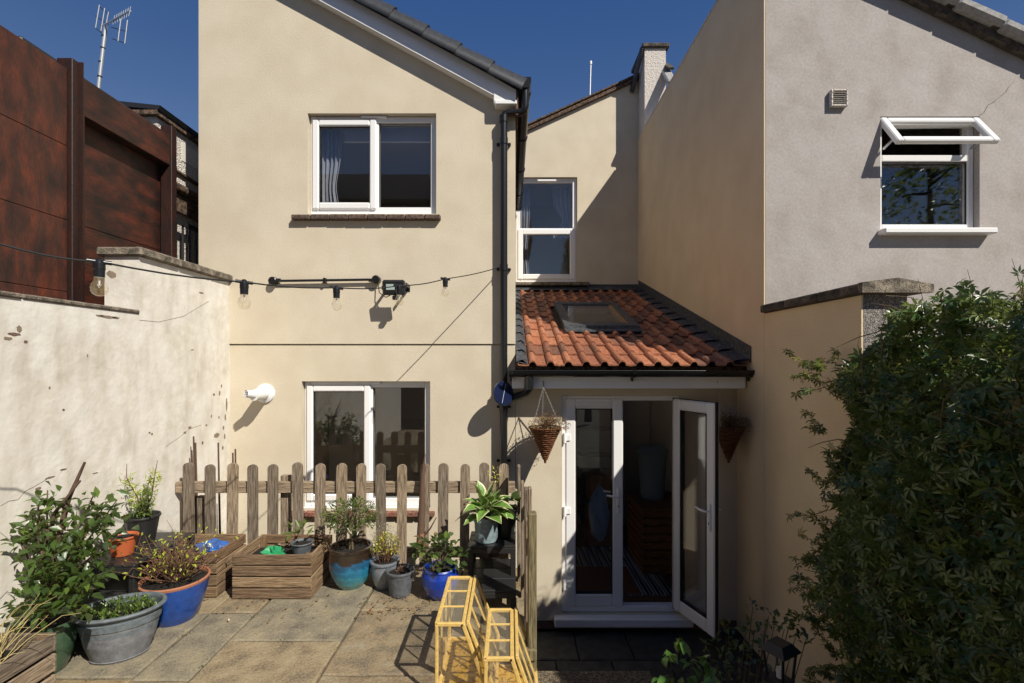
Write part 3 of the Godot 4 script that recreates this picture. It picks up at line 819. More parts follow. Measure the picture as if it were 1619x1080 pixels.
	for x in [0.0, 1.05, 2.06]:
		mb = MB.new()
		for q in 6:
			var a0 := PI + PI * q / 6.0
			var a1 := PI + PI * (q + 1) / 6.0
			mb.extrude([Vector3(x, 1.525 + sin(a0) * 0.065, gz + cos(a0) * 0.064), Vector3(x, 1.525 + sin(a1) * 0.065, gz + cos(a1) * 0.064), Vector3(x, 1.525 + sin(a1) * 0.057, gz + cos(a1) * 0.056), Vector3(x, 1.525 + sin(a0) * 0.057, gz + cos(a0) * 0.056)], Vector3(0.03, 0, 0))
		mb.span(Vector3(x + 0.005, 1.43, gz - 0.05), Vector3(x + 0.02, 1.47, gz - 0.01))
		add("bracket", mb, M.black_plastic, gt)
	mb = MB.new()
	mb.tube([Vector3(0.165, 1.5, gz), Vector3(0.165, 1.40, gz), Vector3(0.163, 1.36, gz - 0.01), Vector3(0.14, 1.325, gz - 0.05), Vector3(0.0, 1.265, WZ + 0.08), Vector3(-0.045, 1.245, WZ + 0.078)], [0.034], 12)
	mb.tube([Vector3(0.165, 1.36, gz), Vector3(0.165, 1.46, gz)], [0.04], 12)
	add("outlet_pipe", mb, M.black_plastic, gt)

func leaf_door(parent: Node3D, called: String, width: float, xf: Transform3D, label: String) -> void:
	# leaf in its own axes: x from 0 (hinge) to width, y 0..1.94, z 0 outer face
	var hgt := 1.925
	var mb := MB.new()
	frame4(mb, 0, 0, width, hgt, 0.0, 0.098, 0.06, 0.115, 0.012)
	var o := put(called, mb.mesh(), M.white_plastic, parent, xf)
	o.set_meta("label", label)
	mb = MB.new()
	for z in [-0.02, -0.024, -0.036, -0.04]:
		mb.face([Vector3(0.09, 0.1, z), Vector3(width - 0.09, 0.1, z), Vector3(width - 0.09, hgt - 0.09, z), Vector3(0.09, hgt - 0.09, z)], Vector3(0, 0, z - 1))
	put("pane", mb.mesh(), M.window_glass, o, xf)
	mb = MB.new()
	frame4(mb, 0.0985, 0.1155, width - 0.0985, hgt - 0.0985, -0.006, 0.008, 0.048, -1, 0)
	put("glazing_seal", mb.mesh(), M.black_rubber, o, xf)
	mb = MB.new()
	mb.span(Vector3(-0.004, -0.008, -0.052), Vector3(-0.0005, hgt + 0.008, -0.03)); mb.span(Vector3(width + 0.0005, -0.008, -0.052), Vector3(width + 0.006, hgt + 0.008, -0.02)); mb.span(Vector3(0, hgt + 0.0005, -0.05), Vector3(width, hgt + 0.006, -0.03))
	put("edge_seal", mb.mesh(), M.black_rubber, o, xf)
	for sgn in [1.0, -1.0]:
		mb = MB.new()
		var z0: float = 0.0 if sgn > 0 else -0.06
		var hx := width - 0.048
		mb.box(Vector3(hx, 0.98, z0 + sgn * 0.007), Vector3(0.03, 0.23, 0.014), Basis(), 0.006)
		mb.tube([Vector3(hx, 1.03, z0 + sgn * 0.012), Vector3(hx, 1.03, z0 + sgn * 0.045), Vector3(hx - 0.012, 1.03, z0 + sgn * 0.052), Vector3(hx - 0.06, 1.032, z0 + sgn * 0.054), Vector3(hx - 0.115, 1.04, z0 + sgn * 0.05)], [0.009, 0.009, 0.01, 0.01, 0.008], 8)
		put("handle", mb.mesh(), M.white_plastic, o, xf)
		mb = MB.new(); mb.box(Vector3(hx, 0.93, z0 + sgn * 0.0145), Vector3(0.008, 0.022, 0.003), Basis(), 0.001)
		put("keyhole", mb.mesh(), M.black_metal, o, xf)
func doors(H: Node3D) -> void:
	var z := WZ - 0.035
	var mb := MB.new()
	frame4(mb, 0.478, -0.718, 1.574, 1.290, z, 0.05, 0.075, 0.06)
	mb.span(Vector3(0.405, -0.80, z - 0.09), Vector3(1.66, -0.722, WZ + 0.085), 0.008)
	var fr := add("door_frame", mb, M.white_plastic, H)
	mb = MB.new(); mb.span(Vector3(0.78, 1.255, z - 0.005), Vector3(1.05, 1.282, z + 0.02), 0.005); 
	mb = MB.new(); mb.span(Vector3(0.60, 1.10 + 0.10, z + 0.012), Vector3(0.92, 1.10 + 0.125, z + 0.03), 0.005); add("trickle_vent", mb, M.white_plastic, fr)
	leaf_door(H, "closed_door_leaf", 0.535, Transform3D(Basis(), Vector3(0.512, -0.662, z + 0.012)), "closed white glazed door leaf")
	for y in [0.90, 0.225, -0.45]:
		mb = MB.new(); mb.tube([Vector3(0.503, y - 0.045, z + 0.03), Vector3(0.503, y + 0.045, z + 0.03)], [0.017], 10); mb.span(Vector3(0.48, y - 0.03, z + 0.002), Vector3(0.56, y + 0.03, z + 0.024), 0.004)
		add("hinge", mb, M.white_plastic, fr)
	# the other leaf is hinged on the right jamb and stands open towards the yard
	var ang := deg_to_rad(180.0 + 110.0)
	var b := Basis(Vector3.UP, deg_to_rad(180.0)) * Basis.FLIP_Z
	b = Basis(Vector3.UP, deg_to_rad(109.0)) * b
	leaf_door(H, "open_door_leaf", 0.535, Transform3D(b, Vector3(1.548, -0.662, z + 0.02)), "glazed door leaf standing open")

# ---------- neighbours and boundaries ----------
func neighbours() -> void:
	var N := thing("neighbour_house", "grey rendered gable with an open top-hung window and cream side wall", "house", Vector3(3.6, LY, GZ - 2))
	var top := func(x: float) -> float: return 4.60 - 0.485 * (x - 3.147)
	var win := Rect2(3.043, 2.68, 0.815, 0.935)
	add("gable_wall", holed(PackedVector2Array([Vector2(XR, LY), Vector2(6.6, LY), Vector2(6.6, top.call(6.6)), Vector2(XR, top.call(XR))]), [win], GZ, 0.18), M.grey_render, N)
	var w := bx("side_wall", Vector3(XR - 0.012, LY, -8.3), Vector3(XR - 0.0005, 5.22, GZ - 0.002), M.cream_wall_warm_shade, N)
	w.set_meta("label", "cream painted side wall with warm shade put into its colour")
	bx("side_wall", Vector3(XR, LY, -8.3), Vector3(XR + 0.2, 5.05, GZ - 0.182), M.pillar_render, N)
	bx("wall_cap", Vector3(XR - 0.018, 5.222, -7.64), Vector3(XR + 0.2, 5.245, GZ - 0.1), M.pillar_render, N)
	bx("room_wall", Vector3(2.4, 1.8, -6.5), Vector3(5.2, 4.2, -6.4), M.room_paint, N)
	bx("room_floor", Vector3(2.4, 1.7, -6.5), Vector3(5.2, 1.8, GZ - 0.182), M.room_paint, N)
	bx("room_wall", Vector3(5.1, 1.8, -6.4), Vector3(5.2, 3.65, GZ - 0.182), M.room_paint, N)
	# roof slab, soffit and pale verge units
	var mb := MB.new()
	mb.extrude([Vector3(2.14, top.call(2.14) + 0.06, GZ + 0.09), Vector3(6.8, top.call(6.8) + 0.06, GZ + 0.09), Vector3(6.8, top.call(6.8) + 0.12, GZ + 0.09), Vector3(2.14, top.call(2.14) + 0.12, GZ + 0.09)], Vector3(0, 0, -4.4))
	mb.extrude([Vector3(2.12, top.call(2.12) - 0.005, GZ + 0.06), Vector3(6.7, top.call(6.7) - 0.005, GZ + 0.06), Vector3(6.7, top.call(6.7) + 0.058, GZ + 0.06), Vector3(2.12, top.call(2.12) + 0.058, GZ + 0.06)], Vector3(0, 0, -0.058))
	var roof := add("roof", mb, M.dark_coping, N)
	for i in 12:
		var x := 2.15 + i * 0.36
		var a := Vector3(x - 0.01, top.call(x) + 0.098, GZ + 0.04)
		var b := Vector3(x + 0.372, top.call(x + 0.372) + 0.11, GZ + 0.04)
		mb = MB.new(); mb.bar(a, b, 0.19, 0.085, 0.022)
		add("verge_tile", mb, M.pale_verge_tile, roof)
	# window: fixed light below, top-hung vent propped open
	mb = MB.new()
	frame4(mb, 3.045, 2.682, 3.856, 3.613, GZ - 0.05, 0.05, 0.06, 0.06)
	mb.span(Vector3(3.094, 3.265, GZ - 0.108), Vector3(3.807, 3.32, GZ - 0.052), 0.006)
	var wn := add("window", mb, M.white_plastic, N)
	pane(wn, 3.09, 2.735, 3.81, 3.27, GZ - 0.08, M.window_glass)
	seals(wn, 3.096, 2.743, 3.806, 3.264, GZ - 0.062)
	mb = MB.new(); mb.span(Vector3(3.02, 2.635, GZ - 0.04), Vector3(3.93, 2.681, GZ + 0.085), 0.008); add("sill", mb, M.white_plastic, wn)
	var hinge := Vector3(3.45, 3.60, GZ - 0.02)
	var bas := Basis(Vector3.RIGHT, deg_to_rad(-35))
	mb = MB.new(); frame4(mb, -0.405, -0.33, 0.405, 0.0, 0.02, 0.055, 0.045, -1, 0.008)
	var vent := put("top_vent", mb.mesh(), M.white_plastic, wn, Transform3D(bas, hinge))
	vent.set_meta("label", "top-hung vent propped open")
	mb = MB.new(); mb.face([Vector3(-0.36, -0.28, 0), Vector3(0.36, -0.28, 0), Vector3(0.36, -0.05, 0), Vector3(-0.36, -0.05, 0)], Vector3(0, 0, -1)); put("pane", mb.mesh(), M.window_glass, wn, Transform3D(bas, hinge))
	for x in [3.09, 3.81]:
		mb = MB.new(); mb.bar(Vector3(x, 3.36, GZ - 0.03), Vector3(x, 3.40, GZ + 0.10), 0.012, 0.014); add("stay", mb, M.steel_pole, wn)
	mb = MB.new()
	var cr := [at(1549, 182, 4.047), at(1556, 178, 4.047), at(1562, 166, 4.047), at(1573, 160, 4.047), at(1582, 152, 4.047), at(1590, 146, 4.047), at(1596, 136, 4.047), at(1604, 128, 4.047)]
	for i in cr.size() - 1: mb.bar(cr[i], cr[i + 1], 0.002, 0.0015, 0.0, Vector3.BACK)
	add("crack", mb, M.concrete_coping, N)
	# extractor grille
	var v := thing("wall_vent", "small square louvred vent cover on the grey gable", "vent", at(1323, 158, 4.05))
	var c := at(1323, 158, 4.05)
	mb = MB.new(); frame4(mb, c.x - 0.068, c.y - 0.07, c.x + 0.068, c.y + 0.07, GZ + 0.04, 0.014, 0.039, -1, 0.004); add("surround", mb, M.pillar_render, v)
	for i in 7:
		mb = MB.new(); mb.box(Vector3(c.x, c.y - 0.048 + i * 0.016, GZ + 0.026), Vector3(0.108, 0.003, 0.018), Basis(Vector3.RIGHT, 0.6)); add("slat", mb, M.pillar_render, v)
	bx("backing", Vector3(c.x - 0.055, c.y - 0.056, GZ + 0.001), Vector3(c.x + 0.055, c.y + 0.056, GZ + 0.008), M.black_rubber, v)
	# party wall upstand at the end of the side wall
	var U := thing("party_wall_stack", "rendered party wall upstand with dark coping above the cream rear wall", "chimney", Vector3(2.25, 3.6, -8.0))
	bx("pier", Vector3(XR - 0.008, 3.6, -8.3), Vector3(2.42, 6.46, -7.65), M.pillar_render, U)
	mb = MB.new(); mb.span(Vector3(XR - 0.05, 6.461, -8.34), Vector3(2.47, 6.53, -7.61), 0.012); add("coping", mb, M.dark_coping, U)
	mb = MB.new(); mb.bar(Vector3(2.06, 6.48, -7.66), Vector3(1.98, 5.98, -8.02), 0.05, 0.09, 0.01); add("lead_apron", mb, M.lead, U)
	var pl := thing("ridge_end", "weathered ridge tile end poking out beside the party wall upstand", "roof tile", at(1056, 118, 7.7))
	mb = MB.new(); mb.bar(at(1050, 108, 7.8), at(1062, 130, 7.3), 0.14, 0.07, 0.02); add("ridge_tile", mb, M.pale_verge_tile, pl)
	mb = MB.new(); mb.bar(at(1051, 101, 7.8), at(1061, 108, 7.5), 0.10, 0.04, 0.01); add("mortar_bed", mb, M.dark_coping, pl)
	var mast := thing("roof_mast", "thin pale pole standing on the far brown roof", "pole", at(933, 160, 9.0))
	mb = MB.new(); mb.tube([at(932, 175, 9.0), at(934, 102, 9.0)], [0.018, 0.014], 8); add("pole", mb, M.steel_pole, mast)
	mb = MB.new(); mb.tube([at(934, 102, 9.0), at(934, 97, 9.0)], [0.024], 8); add("end_cap", mb, M.white_plastic, mast)

func garden_walls() -> void:
	# left: low run, then a raised end against the house, both white
	var L := thing("garden_wall", "old white painted boundary wall with peeling patches and stone coping", "wall", Vector3(XL - 0.12, LY, -1.5))
	var mb := MB.new(); mb.span(Vector3(XL - 0.24, LY, -3.42), Vector3(XL, 1.93, 2.4)); add("low_wall", mb, M.white_wall, L)
	mb = MB.new(); mb.span(Vector3(XL - 0.24, LY, WZ + 0.001), Vector3(XL, 2.33, -3.4205)); add("raised_wall", mb, M.white_wall, L)
	for i in 7:
		mb = MB.new(); mb.span(Vector3(XL - 0.255, 1.931, -3.42 + i * 0.83 + 0.003), Vector3(XL + 0.012 + r(-0.004, 0.004), 1.958, -3.42 + (i + 1) * 0.83 - 0.003), 0.007); add("cap_stone", mb, M.concrete_coping, L)
	for e in [[-3.39, -3.80], [-3.80, -4.2], [-4.2, WZ + 0.005]]:
		mb = MB.new(); mb.span(Vector3(XL - 0.28, 2.332, e[1] + 0.003), Vector3(XL + 0.035, 2.392, e[0] - 0.003), 0.010); add("coping_stone", mb, M.concrete_coping, L)
	var flake := func(px: float, py: float, w: float, h: float) -> void:
		var d := -XL * F / (806.0 - px)
		var c := Vector3(XL + 0.0005, EYE + (572.0 - py) * d / F, -d)
		var k := d / F
		var poly := []
		var n := 17
		for i in n:
			var a := TAU * i / n
			poly.append(c + Vector3(0, sin(a) * h * k * r(0.6, 1.0), cos(a) * w * k * 1.2 * r(0.6, 1.0)))
		var f := MB.new(); f.extrude(poly, Vector3(0.002, 0, 0)); add("bare_patch", f, M.bare_render if r(0, 1) < 0.8 else M.brick_dark, L)
	for e in [[22, 528, 9, 3], [30, 520, 4, 6], [12, 535, 7, 3], [40, 540, 3, 3], [170, 501, 16, 2.5], [158, 499, 9, 1.6], [182, 502, 8, 2], [358, 640, 2, 12], [356, 660, 2, 6], [347, 622, 2, 5], [350, 610, 1.5, 3], [353, 676, 2, 4], [342, 688, 7, 4], [355, 690, 2, 5], [352, 708, 2, 4], [338, 624, 2, 2.5], [334, 658, 1.5, 3], [326, 672, 2.5, 2], [300, 676, 4, 2.5], [292, 684, 3, 2], [236, 684, 2, 1.6], [240, 686, 2, 2], [304, 553, 3, 1], [100, 648, 2, 2], [78, 613, 1.5, 2.5], [138, 562, 1, 2.5], [320, 700, 2, 3], [346, 660, 1.5, 2.5], [318, 463, 5, 1.2], [218, 392, 3, 3], [176, 434, 9, 7], [60, 772, 5, 2], [78, 755, 9, 1.5], [100, 742, 6, 1.5], [150, 748, 5, 1]]:
		flake.call(e[0], e[1], e[2], e[3])
	var cr := MB.new()
	for line in [[[0, 800], [14, 792], [28, 790], [40, 776], [56, 768], [76, 756]], [[0, 842], [10, 850], [22, 860]], [[220, 506], [250, 509], [290, 500], [330, 476]], [[262, 706], [285, 690], [300, 678], [318, 672]]]:
		for i in line.size() - 1:
			var ends := []
			for q in [line[i], line[i + 1]]:
				var d: float = -XL * F / (806.0 - q[0])
				ends.append(Vector3(XL + 0.0012, EYE + (572.0 - q[1]) * d / F, -d))
			cr.bar(ends[0], ends[1], 0.0016, 0.0012, 0.0, Vector3.RIGHT)
	add("cracks", cr, M.bare_render, L)
	# right: cream wall with a pier and a lower run under the climber
	var R := thing("garden_wall", "cream boundary wall with dark coping and pebbledashed pier behind the climber", "wall", Vector3(XR + 0.12, LY, -1.5))
	mb = MB.new(); mb.span(Vector3(XR, LY, GZ - 0.001), Vector3(XR + 0.26, 2.0, -2.93)); 
	var face := MB.new(); face.span(Vector3(XR - 0.011, LY, GZ + 0.0005), Vector3(XR - 0.0005, 1.995, -2.931)); add("cream_face", face, M.cream_wall_warm_shade, R)
	add("pier", mb, M.pebbledash, R)
	for e in [[-2.90, -3.3], [-3.3, -3.7], [-3.7, GZ + 0.004]]:
		mb = MB.new(); mb.span(Vector3(XR - 0.05, 2.001, e[1] + 0.002), Vector3(XR + 0.34, 2.062, e[0] - 0.002), 0.008); add("coping_stone", mb, M.dark_coping, R)
	mb = MB.new()
	mb.extrude([Vector3(XR - 0.055, 2.002, -2.86), Vector3(XR + 0.36, 2.002, -2.86), Vector3(XR + 0.36, 2.05, -2.86), Vector3(XR + 0.15, 2.088, -2.86), Vector3(XR - 0.055, 2.062, -2.86)], Vector3(0, 0, -0.038)); add("pier_cap", mb, M.concrete_coping, R)
	mb = MB.new(); mb.span(Vector3(XR, LY, -2.929), Vector3(XR + 0.2, 1.52, 2.4)); add("low_wall", mb, M.cream_wall_warm_shade, R)
	# timber boards above the low wall
	var B := thing("board_fence", "weathered timber boards behind the top of the climber", "fence", Vector3(XR + 0.08, 1.5, -1))
	for i in 2:
		mb = MB.new(); mb.span(Vector3(XR + 0.05, 1.522 + i * 0.102, -2.91), Vector3(XR + 0.075, 1.522 + i * 0.102 + 0.1015, 2.0)); add("board", mb, M["picket_2_%d" % i], B)
	for i in 3:
		mb = MB.new(); mb.span(Vector3(XR + 0.077, 1.522, -2.8 + i * 1.6), Vector3(XR + 0.15, 1.75, -2.72 + i * 1.6), 0.004); add("post", mb, M.picket_1_1, B)
	# rusted steel hoarding beyond the left wall
	var S := thing("steel_hoarding", "rusted steel sheet hoarding with tall posts beyond the white wall", "hoarding", Vector3(-3.1, LY, -2.5))
	var ys := [LY, 2.08, 2.575, 3.085, 3.62]
	for i in 4:
		mb = MB.new(); mb.span(Vector3(-3.08, ys[i] + 0.0005, -3.40), Vector3(-3.05, ys[i + 1] - 0.0005, 1.0), 0.004); add("steel_panel", mb, M.rust_sheet, S)
	for e in [[-3.405, -3.47, 3.70, 0.03], [-3.475, -3.53, 3.63, 0.012], [-4.42, -4.49, 3.72, 0.02]]:
		mb = MB.new(); mb.span(Vector3(-3.13, LY, e[1]), Vector3(-3.05 + e[3], e[2], e[0]), 0.004); add("post", mb, M.rust_post, S)
	mb = MB.new(); mb.span(Vector3(-3.10, LY, -3.474), Vector3(-3.0, 3.705, -3.466)); add("post_flange", mb, M.rust_post, S)
	mb = MB.new(); mb.span(Vector3(-3.14, 3.36, -4.42), Vector3(-3.045, 3.63, -3.531), 0.004); add("top_rail", mb, M.rust_sheet_dark, S)
	for e in [[LY, 2.6], [2.603, 3.55]]:
		mb = MB.new(); mb.span(Vector3(-3.18, e[0], -4.47), Vector3(-3.15, e[1], -3.50), 0.003); add("steel_panel", mb, M.rust_sheet_dark, S)
	# pale house and railings seen in the gap beside the wing
	var T := thing("terrace_house", "pale rendered house with brown gutters beyond the rusted hoarding", "house", Vector3(-4.2, LY, -7))
	bx("wall", Vector3(-5.2, LY, -10), Vector3(-3.26, 3.86, -4.55), M.pillar_render, T)
	mb = MB.new(); mb.span(Vector3(-5.2, 3.861, -10), Vector3(-3.22, 3.90, -4.5)); add("soffit", mb, M.brown_roof, T)
	mb = MB.new(); mb.extrude([Vector3(-3.21, 3.902, -4.5), Vector3(-5.3, 4.1, -4.5), Vector3(-5.3, 4.16, -4.5), Vector3(-3.19, 3.94, -4.5)], Vector3(0, 0, -5.2)); add("roof", mb, M.black_metal, T)
	mb = MB.new(); mb.tube([Vector3(-3.21, 3.28, -4.5), Vector3(-3.21, 3.24, -9.9)], [0.05], 10); mb.span(Vector3(-3.259, 3.06, -9.9), Vector3(-3.215, 3.20, -4.5)); add("gutter", mb, M.brown_roof, T)
	mb = MB.new(); mb.tube([Vector3(-3.245, 3.85, -4.75), Vector3(-3.245, 3.58, -4.75), Vector3(-3.245, 3.46, -4.79), Vector3(-3.245, 3.42, -5.6)], [0.018], 8); add("wall_pipe", mb, M.brown_roof, T)
	bx("window", Vector3(-3.28, 3.60, -5.3), Vector3(-3.255, 3.78, -4.9), M.room_paint, T)
	mb = MB.new(); mb.span(Vector3(-3.5, 3.60, -4.49), Vector3(-3.17, 3.72, -3.2), 0.01); add("outbuilding_roof", mb, M.black_metal, T)
	var Rl := thing("railing", "dark metal railing with thin upright bars above the white wall", "railing", Vector3(-3.3, 2.2, -5.2))
	mb = MB.new(); mb.span(Vector3(-3.2, 2.92, -6.2), Vector3(-3.165, 2.96, -4.5)); add("rail", mb, M.black_metal, Rl)
	for i in 9:
		mb = MB.new(); mb.tube([Vector3(-3.182, 1.6, -4.60 - i * 0.10), Vector3(-3.182, 2.93, -4.60 - i * 0.10)], [0.011], 6); add("bar", mb, M.black_metal, Rl)
	mb = MB.new(); mb.span(Vector3(-3.2, 1.58, -6.2), Vector3(-3.165, 1.62, -4.5)); add("rail", mb, M.black_metal, Rl)
	# television aerial
	var A := thing("tv_aerial", "silver television aerial on a banded pole above the rusted hoarding", "aerial", at(156, 150, 5.0))
	mb = MB.new(); mb.tube([at(155, 160, 5.0), at(156, 135, 5.0), at(167, 42, 5.0)], [0.018], 10); add("pole", mb, M.steel_pole, A)
	for e in [[157.5, 121], [159.5, 98], [162.5, 76], [164, 57]]:
		mb = MB.new(); mb.tube([at(e[0], e[1] + 1, 5.0), at(e[0] + 0.2, e[1] - 1, 5.0)], [0.021], 10); add("band", mb, M.black_rubber, A)
	mb = MB.new(); mb.tube([at(160, 42, 5.05), at(206, 17, 4.6)], [0.008], 6); add("boom", mb, M.steel_pole, A)
	for i in 8:
		var p := at(180, 31.5, 4.85).lerp(at(205, 18, 4.6), i / 7.0)
		mb = MB.new(); mb.tube([p + Vector3(-0.01, -0.045, 0), p + Vector3(0.01, 0.045, 0)], [0.004], 5); add("element", mb, M.steel_pole, A)
	for e in [[157, 8, 151, 44], [165.5, 13, 159.5, 49], [171.5, 19, 168, 37], [191, 30, 186.5, 65], [201.5, 32, 197, 69]]:
		mb = MB.new(); mb.tube([at(e[0], e[1], 5.02), at(e[2], e[3], 5.02)], [0.006], 5); add("reflector_rod", mb, M.steel_pole, A)
	for e in [[151, 25, 172, 39], [152, 45, 163, 54], [158, 11, 172, 23], [176, 43, 201, 50], [177, 61, 197, 68]]:
		mb = MB.new(); mb.tube([at(e[0], e[1], 5.025), at(e[2], e[3], 5.025)], [0.004], 5); add("reflector_bar", mb, M.black_metal, A)

# ---------- picket fence ----------
func picket_mesh(w: float, h: float, t: float) -> ArrayMesh:
	var mb := MB.new()
	var p := [Vector3(-w / 2, 0, t / 2), Vector3(w / 2, 0, t / 2)]
	for k in 9:
		var a := PI * k / 8.0
		p.append(Vector3(cos(a) * w / 2, h - w * 0.42 + sin(a) * w * 0.42, t / 2))
	mb.extrude(p, Vector3(0, 0, -t))
	return mb.mesh()
func fences() -> void:
	var d := 3.76
	var fz := -d
	var Fn := thing("picket_fence", "grey weathered picket fence along the patio edge below the window", "fence", Vector3(-1.2, 0, fz))
	var hm := [picket_mesh(0.074, 0.80, 0.021), picket_mesh(0.077, 0.808, 0.021), picket_mesh(0.071, 0.80, 0.021)]
	for x in [299.5, 333, 366.5, 400, 431, 472, 505, 539.5, 571, 603, 635, 670, 700, 734, 766, 797.6]:
		var wx: float = (x - 806) * d / F
		put("picket", hm[rng.randi_range(0, 2)], M["picket_1_%d" % rng.randi_range(0, 3)], Fn, Transform3D(Basis(Vector3.BACK, r(-0.012, 0.012)) * Basis(Vector3.UP, r(-0.04, 0.04)), Vector3(wx, 0.02 + r(-0.004, 0.006), fz)))
	var mb := MB.new(); mb.span(Vector3((275 - 806) * d / F, 0.595, fz - 0.051), Vector3(0.04, 0.68, fz - 0.013), 0.004); add("rail", mb, M.picket_0_2, Fn)
	mb = MB.new(); mb.span(Vector3((275 - 806) * d / F, 0.10, fz - 0.051), Vector3(0.04, 0.175, fz - 0.013), 0.004); add("rail", mb, M.picket_0_1, Fn)
	for e in [[286, 0.55], [311, 0.56], [445.5, 0.72], [560, 0.58], [770, 0.58]]:
		var wx: float = (e[0] - 806) * d / F
		mb = MB.new(); mb.span(Vector3(wx - 0.036, -0.02, fz - 0.095), Vector3(wx + 0.036, e[1], fz - 0.0525), 0.005); add("post", mb, M["picket_1_%d" % rng.randi_range(0, 3)], Fn)
	# return run, seen almost end on
	var Rn := thing("return_fence", "short mossy return of the picket fence ending in a green stained post", "fence", Vector3(0.1, 0, -3.1))
	for e in [[0.055, -3.66, 0.84, 1], [0.075, -3.42, 0.78, 0], [0.088, -3.03, 0.835, 3], [0.088, -2.80, 0.72, 2]]:
		mb = MB.new(); mb.span(Vector3(e[0], -0.3, e[1]), Vector3(e[0] + 0.022, e[2], e[1] + 0.075), 0.004); add("picket", mb, M["picket_1_%d" % e[3]], Rn)
	mb = MB.new(); mb.span(Vector3(0.112, -0.4, -3.06), Vector3(0.134, 0.83, -2.99), 0.004); add("picket", mb, M.picket_1_2, Rn)
	mb = MB.new(); mb.span(Vector3(0.09, -0.8, -2.54), Vector3(0.136, 0.835, -2.48), 0.006); add("post", mb, M.mossy_wood, Rn)
	for y in [0.12, 0.58]:
		mb = MB.new(); mb.span(Vector3(0.111, y, -3.72), Vector3(0.135, y + 0.07, -2.545), 0.004); add("rail", mb, M.picket_2_1, Rn)
	mb = MB.new(); mb.span(Vector3(0.06, 0.10, -2.56), Vector3(0.135, 0.16, -2.465), 0.006); add("rail_end", mb, M.mossy_wood, Rn)

# ---------- pots, crates, stands ----------
func soil_disc(p: Node3D, c: Vector3, rad: float, sx := 1.0, sz := 1.0, b := Basis()) -> void:
	var mb := MB.new()
	mb.lathe(c, [Vector2(rad, 0), Vector2(rad * 0.7, 0.006), Vector2(rad * 0.35, 0.014), Vector2(0, 0.01)], 18, sx, sz, b)
	add("soil", mb, M.earth, p)
func leaf_mesh(l: float, w: float, droop: float, fold: float) -> ArrayMesh:
	var mb := MB.new(); mb.leaf(Vector3.ZERO, Vector3.FORWARD, Vector3.UP, l, w, droop, fold)
	return mb.mesh()
func facing(o: Vector3, d: Vector3, up: Vector3, s := 1.0) -> Transform3D:
	d = d.normalized()
	if absf(d.dot(up)) > 0.97: up = Vector3(0.6, 0.2, 0.7).normalized()
	return Transform3D(Basis.looking_at(d, up).scaled(Vector3.ONE * s), o)
# many leaves too small to pick apart, as one mesh of a plant
func foliage(p: Node3D, called: String, pts: Array, l: float, w: float, m: Material) -> void:
	var mb := MB.new()
	for e in pts:
		mb.leaf(e[0], e[1], (Vector3.UP * 0.7 + rdir() * 0.6).normalized(), l * r(0.7, 1.2), w * r(0.75, 1.15), r(0.05, 0.3), 0.22)
	var o := add(called, mb, m, p)
	o.set_meta("kind", "stuff")
func blob(c: Vector3, rad: Vector3, n: int, low := -1.0) -> Array:
	var o := []
	while o.size() < n:
		var d := rdir()
		if d.y < low: continue
		var q := d * pow(r(0.15, 1.0), 0.45)
		o.append([c + q * rad, (d + rdir() * 0.8 + Vector3(0, 0.25, 0)).normalized()])
	return o
func twigs(p: Node3D, called: String, base: Vector3, n: int, len: float, spread: float, rad: float, m: Material, lean := Vector3.ZERO, bend := 0.3) -> Array:
	var mb := MB.new()
	var tips := []
	for i in n:
		var d := (Vector3.UP + Vector3(r(-1, 1), 0, r(-1, 1)) * spread + lean).normalized()
		var l := len * r(0.6, 1.1)
		var o := base + Vector3(r(-1, 1), 0, r(-1, 1)) * len * 0.16
		var k := rdir() * l * 0.12 * bend
		var pts := [o, o + d * l * 0.35 + k, o + d * l * 0.7 + k * 1.6, o + d * l + rdir() * l * 0.1 * bend - Vector3(0, l * 0.08 * bend, 0)]
		mb.tube(pts, [rad, rad * 0.85, rad * 0.65, rad * 0.35], 5, false)
		tips.append(pts)
	add(called, mb, m, p)
	return tips

func crate(label: String, a: Vector3, b: Vector3, slats: int, gap := 0.0045, wood := "crate") -> Node3D:   # a: near left floor corner, b: far right top corner (world)
	var C := thing("wooden_crate", label, "crate", Vector3((a.x + b.x) / 2, a.y, (a.z + b.z) / 2), "slatted crates on the patio")
	var h := b.y - a.y
	var sh := h / slats
	for i in slats:
		var y0 := a.y + i * sh + gap
		var y1 := a.y + (i + 1) * sh - gap
		for e in [[Vector3(a.x, y0, a.z - 0.014), Vector3(b.x, y1, a.z), 0], [Vector3(a.x, y0, b.z), Vector3(b.x, y1, b.z + 0.014), 0], [Vector3(a.x + 0.001, y0 + 0.002, b.z + 0.015), Vector3(a.x + 0.015, y1 + 0.002, a.z - 0.015), 2], [Vector3(b.x - 0.015, y0 + 0.002, b.z + 0.015), Vector3(b.x - 0.001, y1 + 0.002, a.z - 0.015), 2]]:
			var mb := MB.new(); mb.span(e[0], e[1], 0.003)
			var bb := Basis(Vector3.BACK if e[2] == 0 else Vector3.RIGHT, r(-0.006, 0.006))
			add("slat", mb, M["%s_%d_%d" % [wood, e[2], rng.randi_range(0, 3)]], C, bb)
	for e in [[a.x + 0.034, a.z - 0.034], [b.x - 0.034, a.z - 0.034], [a.x + 0.034, b.z + 0.034], [b.x - 0.034, b.z + 0.034]]:
		var mb := MB.new(); mb.span(Vector3(e[0] - 0.016, a.y + 0.003, e[1] - 0.016), Vector3(e[0] + 0.016, b.y - 0.006, e[1] + 0.016)); add("corner_post", mb, M.crate_1_1, C)
	var mb2 := MB.new()
	mb2.span(Vector3(a.x + 0.02, a.y + 0.01, b.z + 0.02), Vector3(b.x - 0.02, a.y + h * 0.72, a.z - 0.02)); add("soil", mb2, M.earth, C)
	return C
